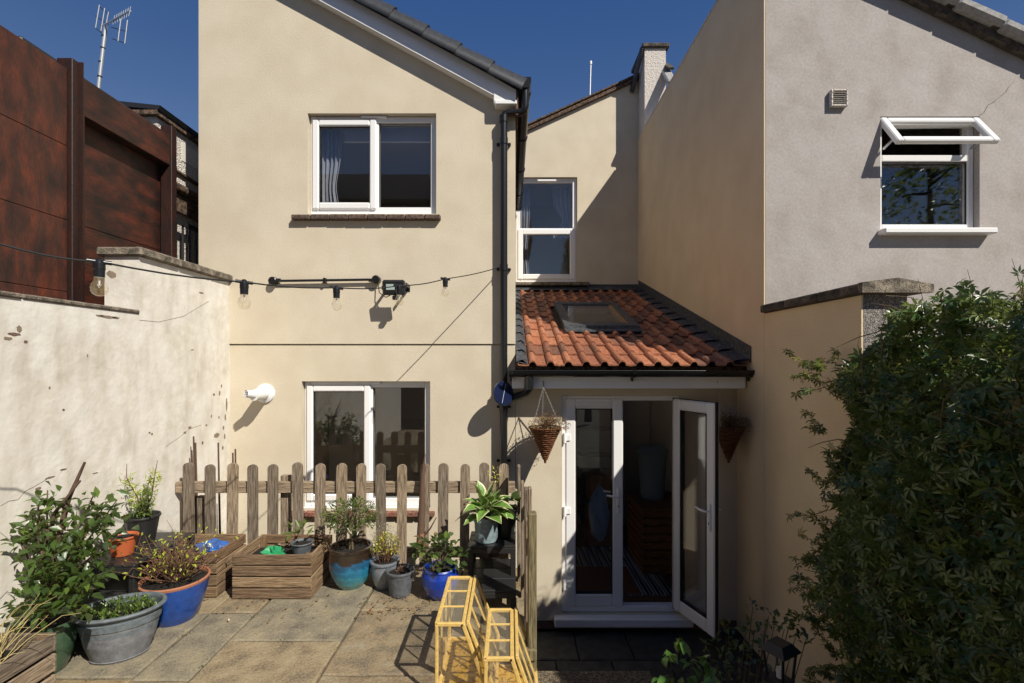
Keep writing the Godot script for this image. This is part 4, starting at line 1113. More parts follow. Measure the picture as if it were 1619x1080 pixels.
func crumple(c: Vector3, rad: Vector3, sd: int, jag := 0.35) -> MB:
	var f := FastNoiseLite.new(); f.seed = sd; f.frequency = 1.4
	var mb := MB.new()
	var n := 14
	var pt := func(i: int, j: int) -> Vector3:
		var a := TAU * i / n
		var e := PI * j / 8.0 - PI / 2
		var d := Vector3(cos(a) * cos(e), sin(e), sin(a) * cos(e))
		return c + d * rad * (1.0 + jag * f.get_noise_3dv(d * 2.2) * 2.0)
	for i in n:
		for j in 8:
			var q := [pt.call(i, j), pt.call((i + 1) % n, j), pt.call((i + 1) % n, j + 1), pt.call(i, j + 1)]
			mb.face([q[0], q[1], q[2]], c); mb.face([q[0], q[2], q[3]], c)
	return mb

func stand(label: String, x0: float, x1: float, z0: float, z1: float, shelves: Array) -> void:
	var S := thing("plant_stand", label, "plant stand", Vector3((x0 + x1) / 2, 0, (z0 + z1) / 2))
	var mb: MB
	for e in shelves:   # [y, z of near edge]
		var zn: float = e[1]
		for k in 3:
			var za := lerpf(z0, zn, k / 3.0)
			var zb := lerpf(z0, zn, (k + 1) / 3.0)
			mb = MB.new(); mb.span(Vector3(x0, e[0] - 0.018, za + 0.003), Vector3(x1, e[0], zb - 0.003), 0.003); add("shelf_board", mb, M.black_metal, S)
		mb = MB.new(); mb.span(Vector3(x0 + 0.005, e[0] - 0.055, zn - 0.02), Vector3(x1 - 0.005, e[0] - 0.019, zn - 0.004), 0.002); add("apron", mb, M.black_metal, S)
	var top: float = shelves[0][0]
	for x in [x0 + 0.018, x1 - 0.018]:
		for e in [[z0 + 0.018, top], [shelves[0][1] - 0.02, top], [shelves[-1][1] - 0.02, shelves[-1][0]]]:
			mb = MB.new(); mb.span(Vector3(x - 0.017, 0.001, e[0] - 0.017), Vector3(x + 0.017, e[1] - 0.0185, e[0] + 0.017), 0.003); add("leg", mb, M.black_metal, S)

func pot(called: String, label: String, group: String, base: Vector3, prof: Array, m: Material, soil_y: float, soil_r: float, sx := 1.0, sz := 1.0, turn := 0.0) -> Node3D:
	var P := thing(called, label, "potted plant", base, group)
	var b := Basis(Vector3.UP, turn)
	var mb := MB.new(); mb.lathe(base, prof, 36, sx, sz, b)
	add("pot", mb, m, P)
	soil_disc(P, base + Vector3(0, soil_y, 0), soil_r, sx, sz, b)
	return P
func wall_prof(rb: float, rt: float, h: float, bulge := 0.0, lip := 0.012, th := 0.014) -> Array:
	var p := [Vector2(0, 0.002), Vector2(rb, 0.002)]
	for k in range(1, 9):
		var t := k / 9.0
		p.append(Vector2(lerpf(rb, rt, t) + bulge * sin(t * PI), h * 0.9 * t))
	p.append_array([Vector2(rt, h * 0.9), Vector2(rt + lip, h * 0.905), Vector2(rt + lip + 0.002, h * 0.96), Vector2(rt + lip, h), Vector2(rt + lip - th, h), Vector2(rt - th, h * 0.9), Vector2(rt - th - 0.01, h * 0.6)])
	return p
func leaves_as_parts(p: Node3D, pts: Array, meshes: Array, mats: Array, smin := 0.8, smax := 1.15) -> void:
	for e in pts:
		put("leaf", meshes[rng.randi_range(0, meshes.size() - 1)], mats[rng.randi_range(0, mats.size() - 1)], p, facing(e[0], e[1], (Vector3.UP + rdir() * 0.45).normalized(), r(smin, smax)))

func plants() -> void:
	var G := "potted plants along the fence and wall"
	var mb: MB
	# glossy shrub in a green pot against the white wall
	var base := Vector3(-2.41, 0, -2.56)
	var P := pot("potted_shrub", "tall glossy leaved shrub in green glazed pot against the white wall", G, base, wall_prof(0.085, 0.135, 0.26, 0.012), M.green_glaze, 0.225, 0.125)
	var top := base + Vector3(0, 0.26, 0)
	mb = MB.new()
	mb.tube([top, top + Vector3(0.02, 0.3, -0.02), top + Vector3(0.07, 0.62, -0.06), at(134, 731, 2.62)], [0.014, 0.013, 0.011, 0.006], 6)
	mb.tube([top, top + Vector3(-0.02, 0.3, 0.0), top + Vector3(0.03, 0.55, -0.02), at(127, 760, 2.6)], [0.012, 0.011, 0.009, 0.005], 6)
	add("cane", mb, M.cane, P)
	mb = MB.new()
	var sprigs := []
	for e in [[30, 850, 2.5], [60, 795, 2.55], [75, 775, 2.6], [100, 800, 2.6], [150, 778, 2.6], [165, 800, 2.65], [185, 790, 2.62], [55, 900, 2.45], [90, 860, 2.5], [130, 850, 2.5], [155, 870, 2.5], [40, 940, 2.45], [80, 930, 2.45], [120, 920, 2.45], [150, 930, 2.45], [60, 970, 2.4], [100, 960, 2.42], [135, 965, 2.45], [25, 975, 2.4], [115, 880, 2.6], [165, 905, 2.5], [185, 850, 2.55], [75, 840, 2.6], [50, 815, 2.62], [140, 820, 2.7], [170, 830, 2.6], [95, 900, 2.4], [70, 880, 2.62]]:
		var q := at(e[0], e[1], e[2])
		q.x = maxf(q.x, XL + 0.03)
		mb.tube([top + Vector3(r(-0.03, 0.03), r(0, 0.25), 0), top.lerp(q, 0.55) + Vector3(0, 0.05, 0), q], [0.006, 0.005, 0.003], 5, false)
		sprigs.append(q)
	add("stem", mb, M.stem, P)
	var lm := [leaf_mesh(0.062, 0.03, 0.2, 0.22), leaf_mesh(0.07, 0.034, 0.32, 0.16), leaf_mesh(0.054, 0.028, 0.1, 0.28)]
	var pts := []
	for q: Vector3 in sprigs:
		for k in 10:
			var o: Vector3 = q.lerp(top + Vector3(0, 0.2, 0), r(0, 0.22)) + rdir() * 0.035
			o.x = maxf(o.x, XL + 0.03)
			var dd := (rdir() + Vector3(0.25, 0.15, 0.35) + (q - top).normalized() * 0.6).normalized()
			pts.append([o, dd])
	leaves_as_parts(P, pts, lm, [M.leaf_dark, M.leaf_mid, M.leaf_mid, M.leaf_dark, M.leaf_mid, M.leaf_light])
	pts = []
	for q: Vector3 in sprigs:
		for k in 22:
			var o: Vector3 = q.lerp(top + Vector3(0, 0.2, 0), r(0, 0.55)) + rdir() * 0.06 * Vector3(1, 1, 1)
			o.x = maxf(o.x, XL + 0.03)
			pts.append([o, (rdir() + Vector3(0.2, 0.1, 0.3)).normalized()])
	foliage(P, "inner_leaves", pts.slice(0, 340), 0.058, 0.03, M.leaf_mid); foliage(P, "inner_leaves", pts.slice(340), 0.06, 0.03, M.leaf_dark)
	# oval slate-blue planter with low succulents
	base = Vector3(-2.13, 0, -2.70)
	var turn := deg_to_rad(24)
	var b := Basis(Vector3.UP, turn)
	P = pot("planter", "grey blue oval plastic planter with low green herbs", G, base, [Vector2(0, 0.002), Vector2(0.115, 0.002), Vector2(0.122, 0.012), Vector2(0.118, 0.014), Vector2(0.145, 0.10), Vector2(0.160, 0.185)], M.slate_pot_body, 0.215, 0.165, 1.12, 0.85, turn)
	mb = MB.new(); mb.lathe(base, [Vector2(0.160, 0.184), Vector2(0.166, 0.186), Vector2(0.170, 0.222), Vector2(0.164, 0.225), Vector2(0.167, 0.245), Vector2(0.186, 0.248), Vector2(0.19, 0.256), Vector2(0.186, 0.265), Vector2(0.172, 0.265), Vector2(0.166, 0.25), Vector2(0.155, 0.15)], 40, 1.12, 0.85, b); add("rim", mb, M.slate_pot, P)
	pts = []
	for k in 520:
		var a := r(0, TAU)
		var q := b * Vector3(cos(a) * 0.15 * sqrt(r(0, 1)) * 1.1, r(0, 0.045), sin(a) * 0.14 * sqrt(r(0, 1)) * 0.85)
		pts.append([base + Vector3(0, 0.225, 0) + q, (Vector3.UP * 1.2 + rdir()).normalized()])
	foliage(P, "herb_leaves", pts.slice(0, 300), 0.026, 0.010, M.leaf_light); foliage(P, "herb_leaves", pts.slice(300), 0.028, 0.010, M.leaf_mid)
	# blue pot with bare twigs
	base = Vector3(-2.09, 0, -3.08)
	P = pot("potted_shrub", "twiggy shrub with a few new leaves in a bright blue glazed pot", G, base, [Vector2(0, 0.002), Vector2(0.115, 0.002), Vector2(0.135, 0.04), Vector2(0.158, 0.10), Vector2(0.176, 0.17), Vector2(0.187, 0.235)], M.blue_glaze, 0.236, 0.172)
	mb = MB.new(); mb.lathe(base, [Vector2(0.187, 0.235), Vector2(0.190, 0.243), Vector2(0.192, 0.25), Vector2(0.189, 0.255), Vector2(0.180, 0.255), Vector2(0.175, 0.24), Vector2(0.165, 0.18)], 36); add("rim", mb, M.terracotta, P)
	var tp := twigs(P, "twigs", base + Vector3(0, 0.235, 0), 230, 0.33, 1.25, 0.0026, M.twig, Vector3(0.08, 0, 0.1), 0.8)
	pts = []
	for e in tp:
		if r(0, 1) < 0.7: pts.append([e[3], rdir()])
		if r(0, 1) < 0.35: pts.append([e[2], rdir()])
	foliage(P, "new_leaves", pts, 0.028, 0.012, M.leaf_lime)
	# orange pot and black pot on the left stand
	stand("black two-tier plant stand against the white wall", -2.53, -2.18, -3.42, -2.72, [[0.42, -2.86], [0.22, -2.74]])
	base = Vector3(-2.37, 0.422, -3.02)
	P = pot("potted_plant", "small leafy plant in an orange plastic pot on the black stand", G, base, wall_prof(0.055, 0.075, 0.115, 0, 0.006, 0.006), M.orange_pot, 0.10, 0.07)
	leaves_as_parts(P, blob(base + Vector3(-0.01, 0.17, 0.03), Vector3(0.09, 0.07, 0.08), 16, -0.2), [leaf_mesh(0.075, 0.04, 0.25, 0.15)], [M.leaf_mid, M.leaf_dark])
	base = Vector3(-2.42, 0.422, -3.25)
	P = pot("potted_plant", "lime feathery shrub in a black plastic pot on the stand", G, base, wall_prof(0.07, 0.095, 0.17, 0, 0.006, 0.006), M.dark_plastic_pot, 0.15, 0.09)
	mb = MB.new()
	pts = []
	for e in [[Vector3(-2.42, 0.57, -3.25), at(200, 755, 3.22), 0.035], [Vector3(-2.42, 0.57, -3.25), at(245, 750, 3.2), 0.05], [Vector3(-2.42, 0.57, -3.25), at(222, 800, 3.15), 0.05], [Vector3(-2.4, 0.57, -3.25), at(232, 775, 3.1), 0.05]]:
		var p0: Vector3 = e[0]
		var p1: Vector3 = e[1]
		mb.tube([p0, p0.lerp(p1, 0.5) + Vector3(0.02, 0.0, 0), p1, p1 + Vector3(r(0, 0.05), 0.09, 0)], [0.006, 0.004, 0.003, 0.0015], 5, false)
		for k in 130:
			var t := r(0.25, 1.0)
			var o: Vector3 = p0.lerp(p1, t) + rdir() * e[2] * r(0.2, 1)
			pts.append([o, (rdir() + Vector3(0, 0.35, 0)).normalized()])
	add("stem", mb, M.twig, P)
	foliage(P, "feathery_leaves", pts.slice(0, 260), 0.042, 0.009, M.leaf_lime); foliage(P, "feathery_leaves", pts.slice(260), 0.045, 0.009, M.leaf_light)
	# turquoise pot with a small olive-like shrub
	base = Vector3(-1.135, 0, -3.53)
	P = thing("potted_shrub", "small grey green tree in a dark rimmed turquoise glazed pot", "potted plant", base, G)
	mb = MB.new()
	var prof := [Vector2(0, 0.002), Vector2(0.085, 0.002), Vector2(0.112, 0.04), Vector2(0.135, 0.09), Vector2(0.149, 0.14), Vector2(0.153, 0.185), Vector2(0.150, 0.225), Vector2(0.146, 0.26), Vector2(0.152, 0.275), Vector2(0.15, 0.287), Vector2(0.134, 0.287), Vector2(0.13, 0.26), Vector2(0.12, 0.2)]
	var fine := []
	for i in prof.size() - 1:
		for k in 3: fine.append(prof[i].lerp(prof[i + 1], k / 3.0))
	fine.append(prof[-1])
	mb.lathe(base, fine, 48)
	var fn := FastNoiseLite.new(); fn.seed = 5; fn.frequency = 14.0
	for i in mb.v.size():   # run of the reactive glaze: dark lip, blue belly, pale green foot
		var q := mb.v[i] - base
		var hh: float = q.y + 0.028 * fn.get_noise_3dv(q)
		var cc := Color(0.035, 0.02, 0.014)
		if hh < 0.205: cc = Color(0.018, 0.10, 0.20)
		if hh < 0.155: cc = Color(0.02, 0.19, 0.33)
		if hh < 0.10: cc = Color(0.04, 0.25, 0.33)
		if hh < 0.05: cc = Color(0.10, 0.26, 0.25)
		mb.c[i] = cc
	add("pot", mb, M.reactive_glaze, P)
	soil_disc(P, base + Vector3(0, 0.25, 0), 0.128)
	mb = MB.new()
	var crown := base + Vector3(0.0, 0.50, 0.02)
	for e in [Vector3(-0.012, 0, 0), Vector3(0.014, 0, 0.01)]:
		mb.tube([base + Vector3(0, 0.25, 0) + e, base + Vector3(0, 0.36, 0) + e * 0.4, crown + Vector3(e.x * 4, -0.06, 0)], [0.008, 0.007, 0.005], 7)
	for k in 26:
		var d := rdir(); d.y = absf(d.y) * 0.8
		mb.tube([crown + Vector3(r(-0.02, 0.02), -0.08, 0), crown + d * Vector3(0.1, 0.06, 0.09), crown + d * Vector3(0.2, 0.13, 0.15)], [0.004, 0.003, 0.0015], 4, false)
	add("trunk", mb, M.stem, P)
	pts = blob(crown, Vector3(0.20, 0.125, 0.15), 950, -0.75)
	foliage(P, "leaves", pts.slice(0, 520), 0.03, 0.011, M.leaf_mid); foliage(P, "leaves", pts.slice(520, 780), 0.032, 0.011, M.leaf_light); foliage(P, "leaves", pts.slice(780), 0.03, 0.010, M.leaf_grey)
	# grey glazed pot with yellow-green heather
	base = Vector3(-0.89, 0, -3.52)
	P = pot("potted_shrub", "yellow green heather in a pale grey glazed pot", G, base, wall_prof(0.065, 0.095, 0.19, 0.012, 0.01, 0.014), M.grey_glaze, 0.17, 0.085)
	tp = twigs(P, "twigs", base + Vector3(0, 0.17, 0), 70, 0.24, 0.55, 0.002, M.twig, Vector3.ZERO, 0.8)
	pts = blob(base + Vector3(0.01, 0.30, 0.03), Vector3(0.10, 0.085, 0.08), 420, -0.6)
	foliage(P, "leaves", pts.slice(0, 270), 0.018, 0.009, M.leaf_yellow); foliage(P, "leaves", pts.slice(270), 0.018, 0.009, M.leaf_light)
	foliage(P, "dry_flowers", blob(base + Vector3(-0.02, 0.36, -0.03), Vector3(0.10, 0.07, 0.06), 160, -0.5), 0.016, 0.006, M.leaf_grey)
	# small plain grey pot
	base = Vector3(-0.755, 0, -3.40)
	P = pot("potted_plant", "small grey plastic pot with short bare stems", G, base, wall_prof(0.07, 0.092, 0.17, 0, 0.006, 0.008), M.grey_plastic_pot, 0.145, 0.083)
	twigs(P, "twigs", base + Vector3(0, 0.145, 0), 40, 0.06, 1.0, 0.003, M.twig)
	# cobalt pot with round leaves
	base = Vector3(-0.475, 0, -3.37)
	P = pot("potted_plant", "round leaved green plant in a glossy cobalt blue pot", G, base, [Vector2(0, 0.002), Vector2(0.075, 0.002), Vector2(0.105, 0.04), Vector2(0.125, 0.10), Vector2(0.126, 0.15), Vector2(0.115, 0.185), Vector2(0.118, 0.195), Vector2(0.112, 0.205), Vector2(0.10, 0.2), Vector2(0.098, 0.16)], M.cobalt_glaze, 0.17, 0.10)
	twigs(P, "stem", base + Vector3(0, 0.17, 0), 22, 0.2, 0.8, 0.003, M.stem)
	leaves_as_parts(P, blob(base + Vector3(0.0, 0.30, 0.02), Vector3(0.18, 0.12, 0.13), 190, -0.75), [leaf_mesh(0.038, 0.036, 0.25, 0.15), leaf_mesh(0.046, 0.042, 0.15, 0.1)], [M.leaf_dark, M.leaf_mid, M.leaf_dark, M.leaf_dark, M.leaf_light])
	leaves_as_parts(P, blob(base + Vector3(-0.06, 0.36, 0.0), Vector3(0.13, 0.05, 0.08), 10, -0.5), [leaf_mesh(0.05, 0.036, 0.4, 0.4)], [M.leaf_rust])
	# right stand with a hosta and a black pot
	stand("low black plant stand in the corner of the picket fence", -0.285, 0.04, -3.66, -3.05, [[0.345, -3.36], [0.14, -3.15]])
	base = Vector3(-0.165, 0.347, -3.47)
	P = pot("potted_hosta", "white edged hosta in a pale blue grey pot on the black stand", G, base, [Vector2(0, 0.002), Vector2(0.078, 0.002), Vector2(0.084, 0.13), Vector2(0.088, 0.132), Vector2(0.089, 0.15), Vector2(0.086, 0.153), Vector2(0.09, 0.17), Vector2(0.084, 0.17), Vector2(0.08, 0.14)], M.zinc_pot, 0.15, 0.08)
	var hm := []
	for e in [[0.19, 0.10, 0.55], [0.17, 0.10, 0.3], [0.15, 0.09, 0.1], [0.18, 0.11, 0.4]]: hm.append(hosta_leaf(e[0], e[1], e[2]))
	for k in 34:
		var a := TAU * k * 0.382 + r(-0.2, 0.2)
		var el := r(-0.1, 0.35)
		if k > 12: el = r(0.3, 0.7)
		if k > 23: el = r(0.7, 1.25)
		var d := Vector3(cos(a) * cos(el), sin(el), sin(a) * cos(el))
		var o := base + Vector3(cos(a) * 0.045, 0.17 + r(0, 0.05) + (0.04 if k > 12 else 0.0) + (0.03 if k > 23 else 0.0), sin(a) * 0.045)
		put("leaf", hm[2 if k > 23 else (k % 2) if k < 13 else 3], M.hosta_leaf, P, facing(o, d, (Vector3.UP + rdir() * 0.35).normalized(), r(0.7, 1.05)))
	mb = MB.new()
	for k in 12: mb.tube([base + Vector3(r(-0.02, 0.02), 0.15, r(-0.02, 0.02)), base + Vector3(r(-0.04, 0.04), 0.27, r(-0.04, 0.04))], [0.004, 0.003], 5, false)
	add("stem", mb, M.leaf_light, P)
	base = Vector3(-0.03, 0.347, -3.56)
	P = pot("potted_plant", "dark leaved plant in a black plastic pot behind the hosta", G, base, wall_prof(0.06, 0.085, 0.20, 0, 0.005, 0.006), M.dark_plastic_pot, 0.18, 0.075)
	leaves_as_parts(P, blob(base + Vector3(0.0, 0.24, 0.02), Vector3(0.09, 0.05, 0.07), 14, -0.2), [leaf_mesh(0.09, 0.045, 0.3, 0.15)], [M.leaf_dark, M.leaf_mid])
	twigs(P, "stem", base + Vector3(-0.06, 0.18, 0), 8, 0.26, 0.25, 0.002, M.stem)
	foliage(P, "young_leaves", blob(base + Vector3(-0.08, 0.43, 0.0), Vector3(0.05, 0.06, 0.04), 60), 0.018, 0.009, M.leaf_yellow)

	# crates with their contents
	crate("slatted wooden crate holding blue plastic, behind the bright blue pot", Vector3(-2.5, 0.001, -3.34), Vector3(-1.985, 0.31, -3.715), 4)
	crate("slatted wooden crate holding a small grey pot and green netting", Vector3(-1.868, 0.001, -3.315), Vector3(-1.335, 0.305, -3.715), 4)
	crate("slatted wooden crate with dry grass at the foot of the white wall", Vector3(XL + 0.02, 0.001, -1.85), Vector3(-2.19, 0.30, -2.385), 3, 0.008, "picket")
	for e in [["crumpled blue plastic bag in the crate behind the blue pot", Vector3(-2.12, 0.265, -3.55), Vector3(0.11, 0.045, 0.08), 11, "blue_bag", "plastic_bag", "bag"], ["scrap of blue plastic at the corner of the crate behind the blue pot", Vector3(-2.36, 0.26, -3.48), Vector3(0.07, 0.04, 0.06), 12, "blue_bag", "plastic_scrap", "bag"], ["green plastic netting heaped in the crate with the small grey pot", Vector3(-1.66, 0.255, -3.46), Vector3(0.075, 0.05, 0.06), 13, "green_net", "netting", "netting"], ["green plastic netting in the crate with dry grass", Vector3(-2.4, 0.24, -2.16), Vector3(0.07, 0.03, 0.07), 14, "green_net", "netting", "netting"]]:
		tag(add(e[5], crumple(e[1], e[2], e[3]), M[e[4]]), e[0], e[6])
	base = Vector3(-1.475, 0.224, -3.50)
	P = pot("potted_plant", "spiky green plant in a small dark grey pot inside a crate", G, base, wall_prof(0.052, 0.07, 0.10, 0, 0.006, 0.006), M.grey_plastic_pot, 0.085, 0.062)
	leaves_as_parts(P, blob(base + Vector3(-0.02, 0.15, 0), Vector3(0.06, 0.07, 0.05), 24, -0.1), [leaf_mesh(0.09, 0.022, 0.15, 0.2), leaf_mesh(0.07, 0.02, 0.2, 0.2)], [M.leaf_mid, M.leaf_light])
	# dry grass of the near crate
	P = thing("dry_grass", "dry straw coloured grass stems leaning out of the crate by the wall", "grass", Vector3(-2.4, 0.22, -2.1))
	mb = MB.new()
	for k in 46:
		var o := Vector3(r(-2.52, -2.26), 0.22, r(-2.3, -1.9))
		var d := Vector3(r(-0.5, 0.8), r(0.6, 1.2), r(-0.9, 0.5)).normalized()
		var l := r(0.15, 0.42)
		mb.tube([o, o + d * l * 0.5, o + d * l * 0.85 - Vector3(0, l * 0.08, 0) + rdir() * 0.02, o + d * l * 1.1 - Vector3(0, l * 0.28, 0) + rdir() * 0.03], [0.0022, 0.002, 0.0014, 0.0008], 4, false)
	mb.tube([Vector3(-2.5, 0.24, -2.15), Vector3(-2.44, 0.5, -2.2), Vector3(-2.36, 0.72, -2.3)], [0.003, 0.003, 0.001], 5, false)
	add("stalks", mb, M.straw, P)
	# canes leaning behind the crates, driftwood on the fence
	for e in [["bundle of dark canes tied upright at the end of the fence", [[306, 800, 690], [309, 830, 700], [303, 820, 712]]], ["thin canes leaning on the house wall behind the fence", [[345, 760, 700], [372, 870, 710], [368, 880, 716]]]]:
		var C := thing("garden_canes", e[0], "canes", at(e[1][0][0], 880, 3.85))
		for q in e[1]:
			mb = MB.new(); mb.tube([Vector3(at(q[0] - 12, q[1], 3.82).x, 0.0, -3.95), at(q[0], q[2], 3.9)], [0.009, 0.006], 6); add("cane", mb, M.cane, C)
	P = thing("dead_branch", "peeling dead branch propped against a fence picket", "branch", at(670, 870, 3.72))
	mb = MB.new(); mb.tube([at(664, 868, 3.68), at(667, 800, 3.70), at(668, 755, 3.715), at(672, 718, 3.72)], [0.03, 0.024, 0.016, 0.004], 8); add("limb", mb, M.cane, P)
	mb = MB.new(); mb.tube([at(668, 850, 3.68), at(680, 836, 3.66), at(690, 818, 3.64)], [0.008, 0.006, 0.003], 6); add("side_twig", mb, M.cane, P)
	# loose leaf litter
	mb = MB.new()
	for k in 170:
		var o := Vector3(r(-1.0, -0.25), 0.012, r(-3.35, -3.05)) if k < 90 else Vector3(r(-2.2, 0.0), 0.012, r(-3.75, -3.0))
		mb.leaf(o, Vector3(r(-1, 1), r(-0.1, 0.3), r(-1, 1)).normalized(), Vector3.UP, r(0.012, 0.03), r(0.008, 0.016), 0.2, 0.3)
	var lt := add("leaf_litter", mb, M.leaf_rust)
	tag(lt, "dry brown leaf litter scattered on the flagstones below the pots", "leaves"); lt.set_meta("kind", "stuff")
func weeds() -> void:
	var mb := MB.new()
	for e in [[-1.91, -2.9], [-1.616, -3.1], [-1.616, -2.6], [-0.967, -3.25], [-0.967, -2.75], [-0.36, -3.1], [-1.3, -2.83], [-0.7, -3.18], [-2.1, -2.5], [-1.91, -2.2]]:
		for k in 16:
			mb.leaf(Vector3(e[0] + r(-0.03, 0.03), -0.004, e[1] + r(-0.05, 0.05)), Vector3(r(-1, 1), r(0.2, 1.0), r(-1, 1)).normalized(), Vector3.UP, r(0.006, 0.018), r(0.003, 0.007), 0.2, 0.2)
	var o := add("joint_moss", mb, M.leaf_mid)
	tag(o, "tiny moss and weeds growing in the flagstone joints", "moss"); o.set_meta("kind", "stuff")
func hosta_leaf(l: float, w: float, droop: float) -> ArrayMesh:
	var mb := MB.new()
	var n := 7
	var pt := func(i: int, s: float) -> Array:
		var t := i / float(n)
		var hw := w * 0.5 * sin(PI * pow(t, 0.75)) * (1.0 + 0.05 * sin(t * 20.0 + s))
		var y := sin(t * 1.6) * l * 0.12 - droop * l * t * t
		return [Vector3(s * hw, y + absf(s) * hw * 0.35, -l * t), absf(s)]
	for i in n:
		for e in [[-1.0, -0.72], [-0.72, 0.0], [0.0, 0.72], [0.72, 1.0]]:
			mb.col = Color(0.62, 0.62, 0.34) if absf(e[0] + e[1]) > 1.5 else (Color(0.14, 0.26, 0.05) if i % 2 else Color(0.12, 0.235, 0.045))
			var a: Vector3 = pt.call(i, e[0])[0]
			var b: Vector3 = pt.call(i, e[1])[0]
			var c: Vector3 = pt.call(i + 1, e[1])[0]
			var d: Vector3 = pt.call(i + 1, e[0])[0]
			mb.face([a, b, c], a - Vector3.UP); mb.face([a, c, d], a - Vector3.UP)
	return mb.mesh()

func greenhouse(label: String, x: float, d0: float, d1: float, h: float, tw: float, bw: float) -> void:
	# flat top, upright left side, sloping glazed door on the right
	var G := thing("mini_greenhouse", label, "greenhouse", Vector3(x + bw / 2, 0, -(d0 + d1) / 2), "yellow table greenhouses")
	var z0 := -d0
	var z1 := -d1
	var y0 := 0.012
	var s := 0.016
	var A := func(f: float, y: float) -> float: return x + tw + (bw - tw) * (1.0 - (y - y0) / (h - y0)) if f > 0 else x
	var mb: MB
	var c := func(side: int, y: float, z: float) -> Vector3: return Vector3(A.call(float(side), y), y, z)
	for z in [z0, z1]:
		for e in [[c.call(0, y0, z), c.call(0, h, z)], [c.call(1, y0, z), c.call(1, h, z)], [c.call(0, h, z), c.call(1, h, z)], [c.call(0, y0, z), c.call(1, y0, z)]]:
			mb = MB.new(); mb.bar(e[0], e[1], s, s * 1.15, 0.003); add("frame_bar", mb, M.yellow_paint, G)
	for e in [[0, y0], [0, h], [1, y0], [1, h]]:
		mb = MB.new(); mb.bar(c.call(e[0], e[1], z0), c.call(e[0], e[1], z1), s * 1.2, s, 0.003); add("frame_bar", mb, M.yellow_paint, G)
	for k in [1, 2]:
		var z := lerpf(z0, z1, k / 3.0)
		mb = MB.new(); mb.bar(c.call(0, h + 0.001, z), c.call(1, h + 0.001, z), 0.009, 0.009, 0.002); add("glazing_bar", mb, M.yellow_paint, G)
		mb = MB.new(); mb.bar(c.call(0, y0, z), c.call(0, h, z), 0.009, 0.009, 0.002); add("glazing_bar", mb, M.yellow_paint, G)
	for k in 3:
		var za := lerpf(z0, z1, k / 3.0) - 0.006
		var zb := lerpf(z0, z1, (k + 1) / 3.0) + 0.006
		mb = MB.new(); mb.face([c.call(0, h, za) + Vector3(0.008, 0, 0), c.call(1, h, za) - Vector3(0.008, 0, 0), c.call(1, h, zb) - Vector3(0.008, 0, 0), c.call(0, h, zb) + Vector3(0.008, 0, 0)], Vector3(x, -5, 0)); add("pane", mb, M.dusty_pane, G)
		mb = MB.new(); mb.face([c.call(0, y0, za), c.call(0, h - 0.01, za), c.call(0, h - 0.01, zb), c.call(0, y0, zb)], Vector3(5, 0, 0)); add("pane", mb, M.clear_glass, G)
	for z in [z0, z1]:
		mb = MB.new(); mb.face([c.call(0, y0, z), c.call(1, y0, z), c.call(1, h, z), c.call(0, h, z)], Vector3(x, 0, -9)); add("pane", mb, M.clear_glass, G)
	# the sloping door stands slightly proud of the frame
	var off := Vector3(0.022, 0.008, 0)
	var D := Node3D.new(); D.name = "sloping_door"; G.add_child(D)
	var top0: Vector3 = c.call(1, h, z0) + off
	var top1: Vector3 = c.call(1, h, z1) + off
	var bot0: Vector3 = c.call(1, y0 + 0.01, z0) + off * 1.5
	var bot1: Vector3 = c.call(1, y0 + 0.01, z1) + off * 1.5
	for e in [[top0, top1], [bot0, bot1], [top0, bot0], [top1, bot1]]:
		mb = MB.new(); mb.bar(e[0], e[1], s, s, 0.003); add("door_bar", mb, M.yellow_paint, D)
	for k in [1, 2]:
		mb = MB.new(); mb.bar(top0.lerp(top1, k / 3.0), bot0.lerp(bot1, k / 3.0), 0.008, 0.008); add("glazing_bar", mb, M.yellow_paint, D)
	mb = MB.new(); mb.face([top0, top1, bot1, bot0], Vector3(-5, 0, 0)); add("pane", mb, M.dusty_pane, D)
	mb = MB.new(); mb.span(Vector3(x + 0.01, 0.004, z1 + 0.01), Vector3(x + bw - 0.01, 0.014, z0 - 0.01)); add("floor_tray", mb, M.yellow_tray, G)
	for z in [z0, z1]:
		mb = MB.new(); mb.tube([c.call(1, h, z) + Vector3(-0.004, 0, 0.009 if z == z0 else -0.013), c.call(1, h, z) + Vector3(-0.004, 0, 0.013 if z == z0 else -0.009)], [0.005], 8); add("screw_cap", mb, M.black_rubber, G)

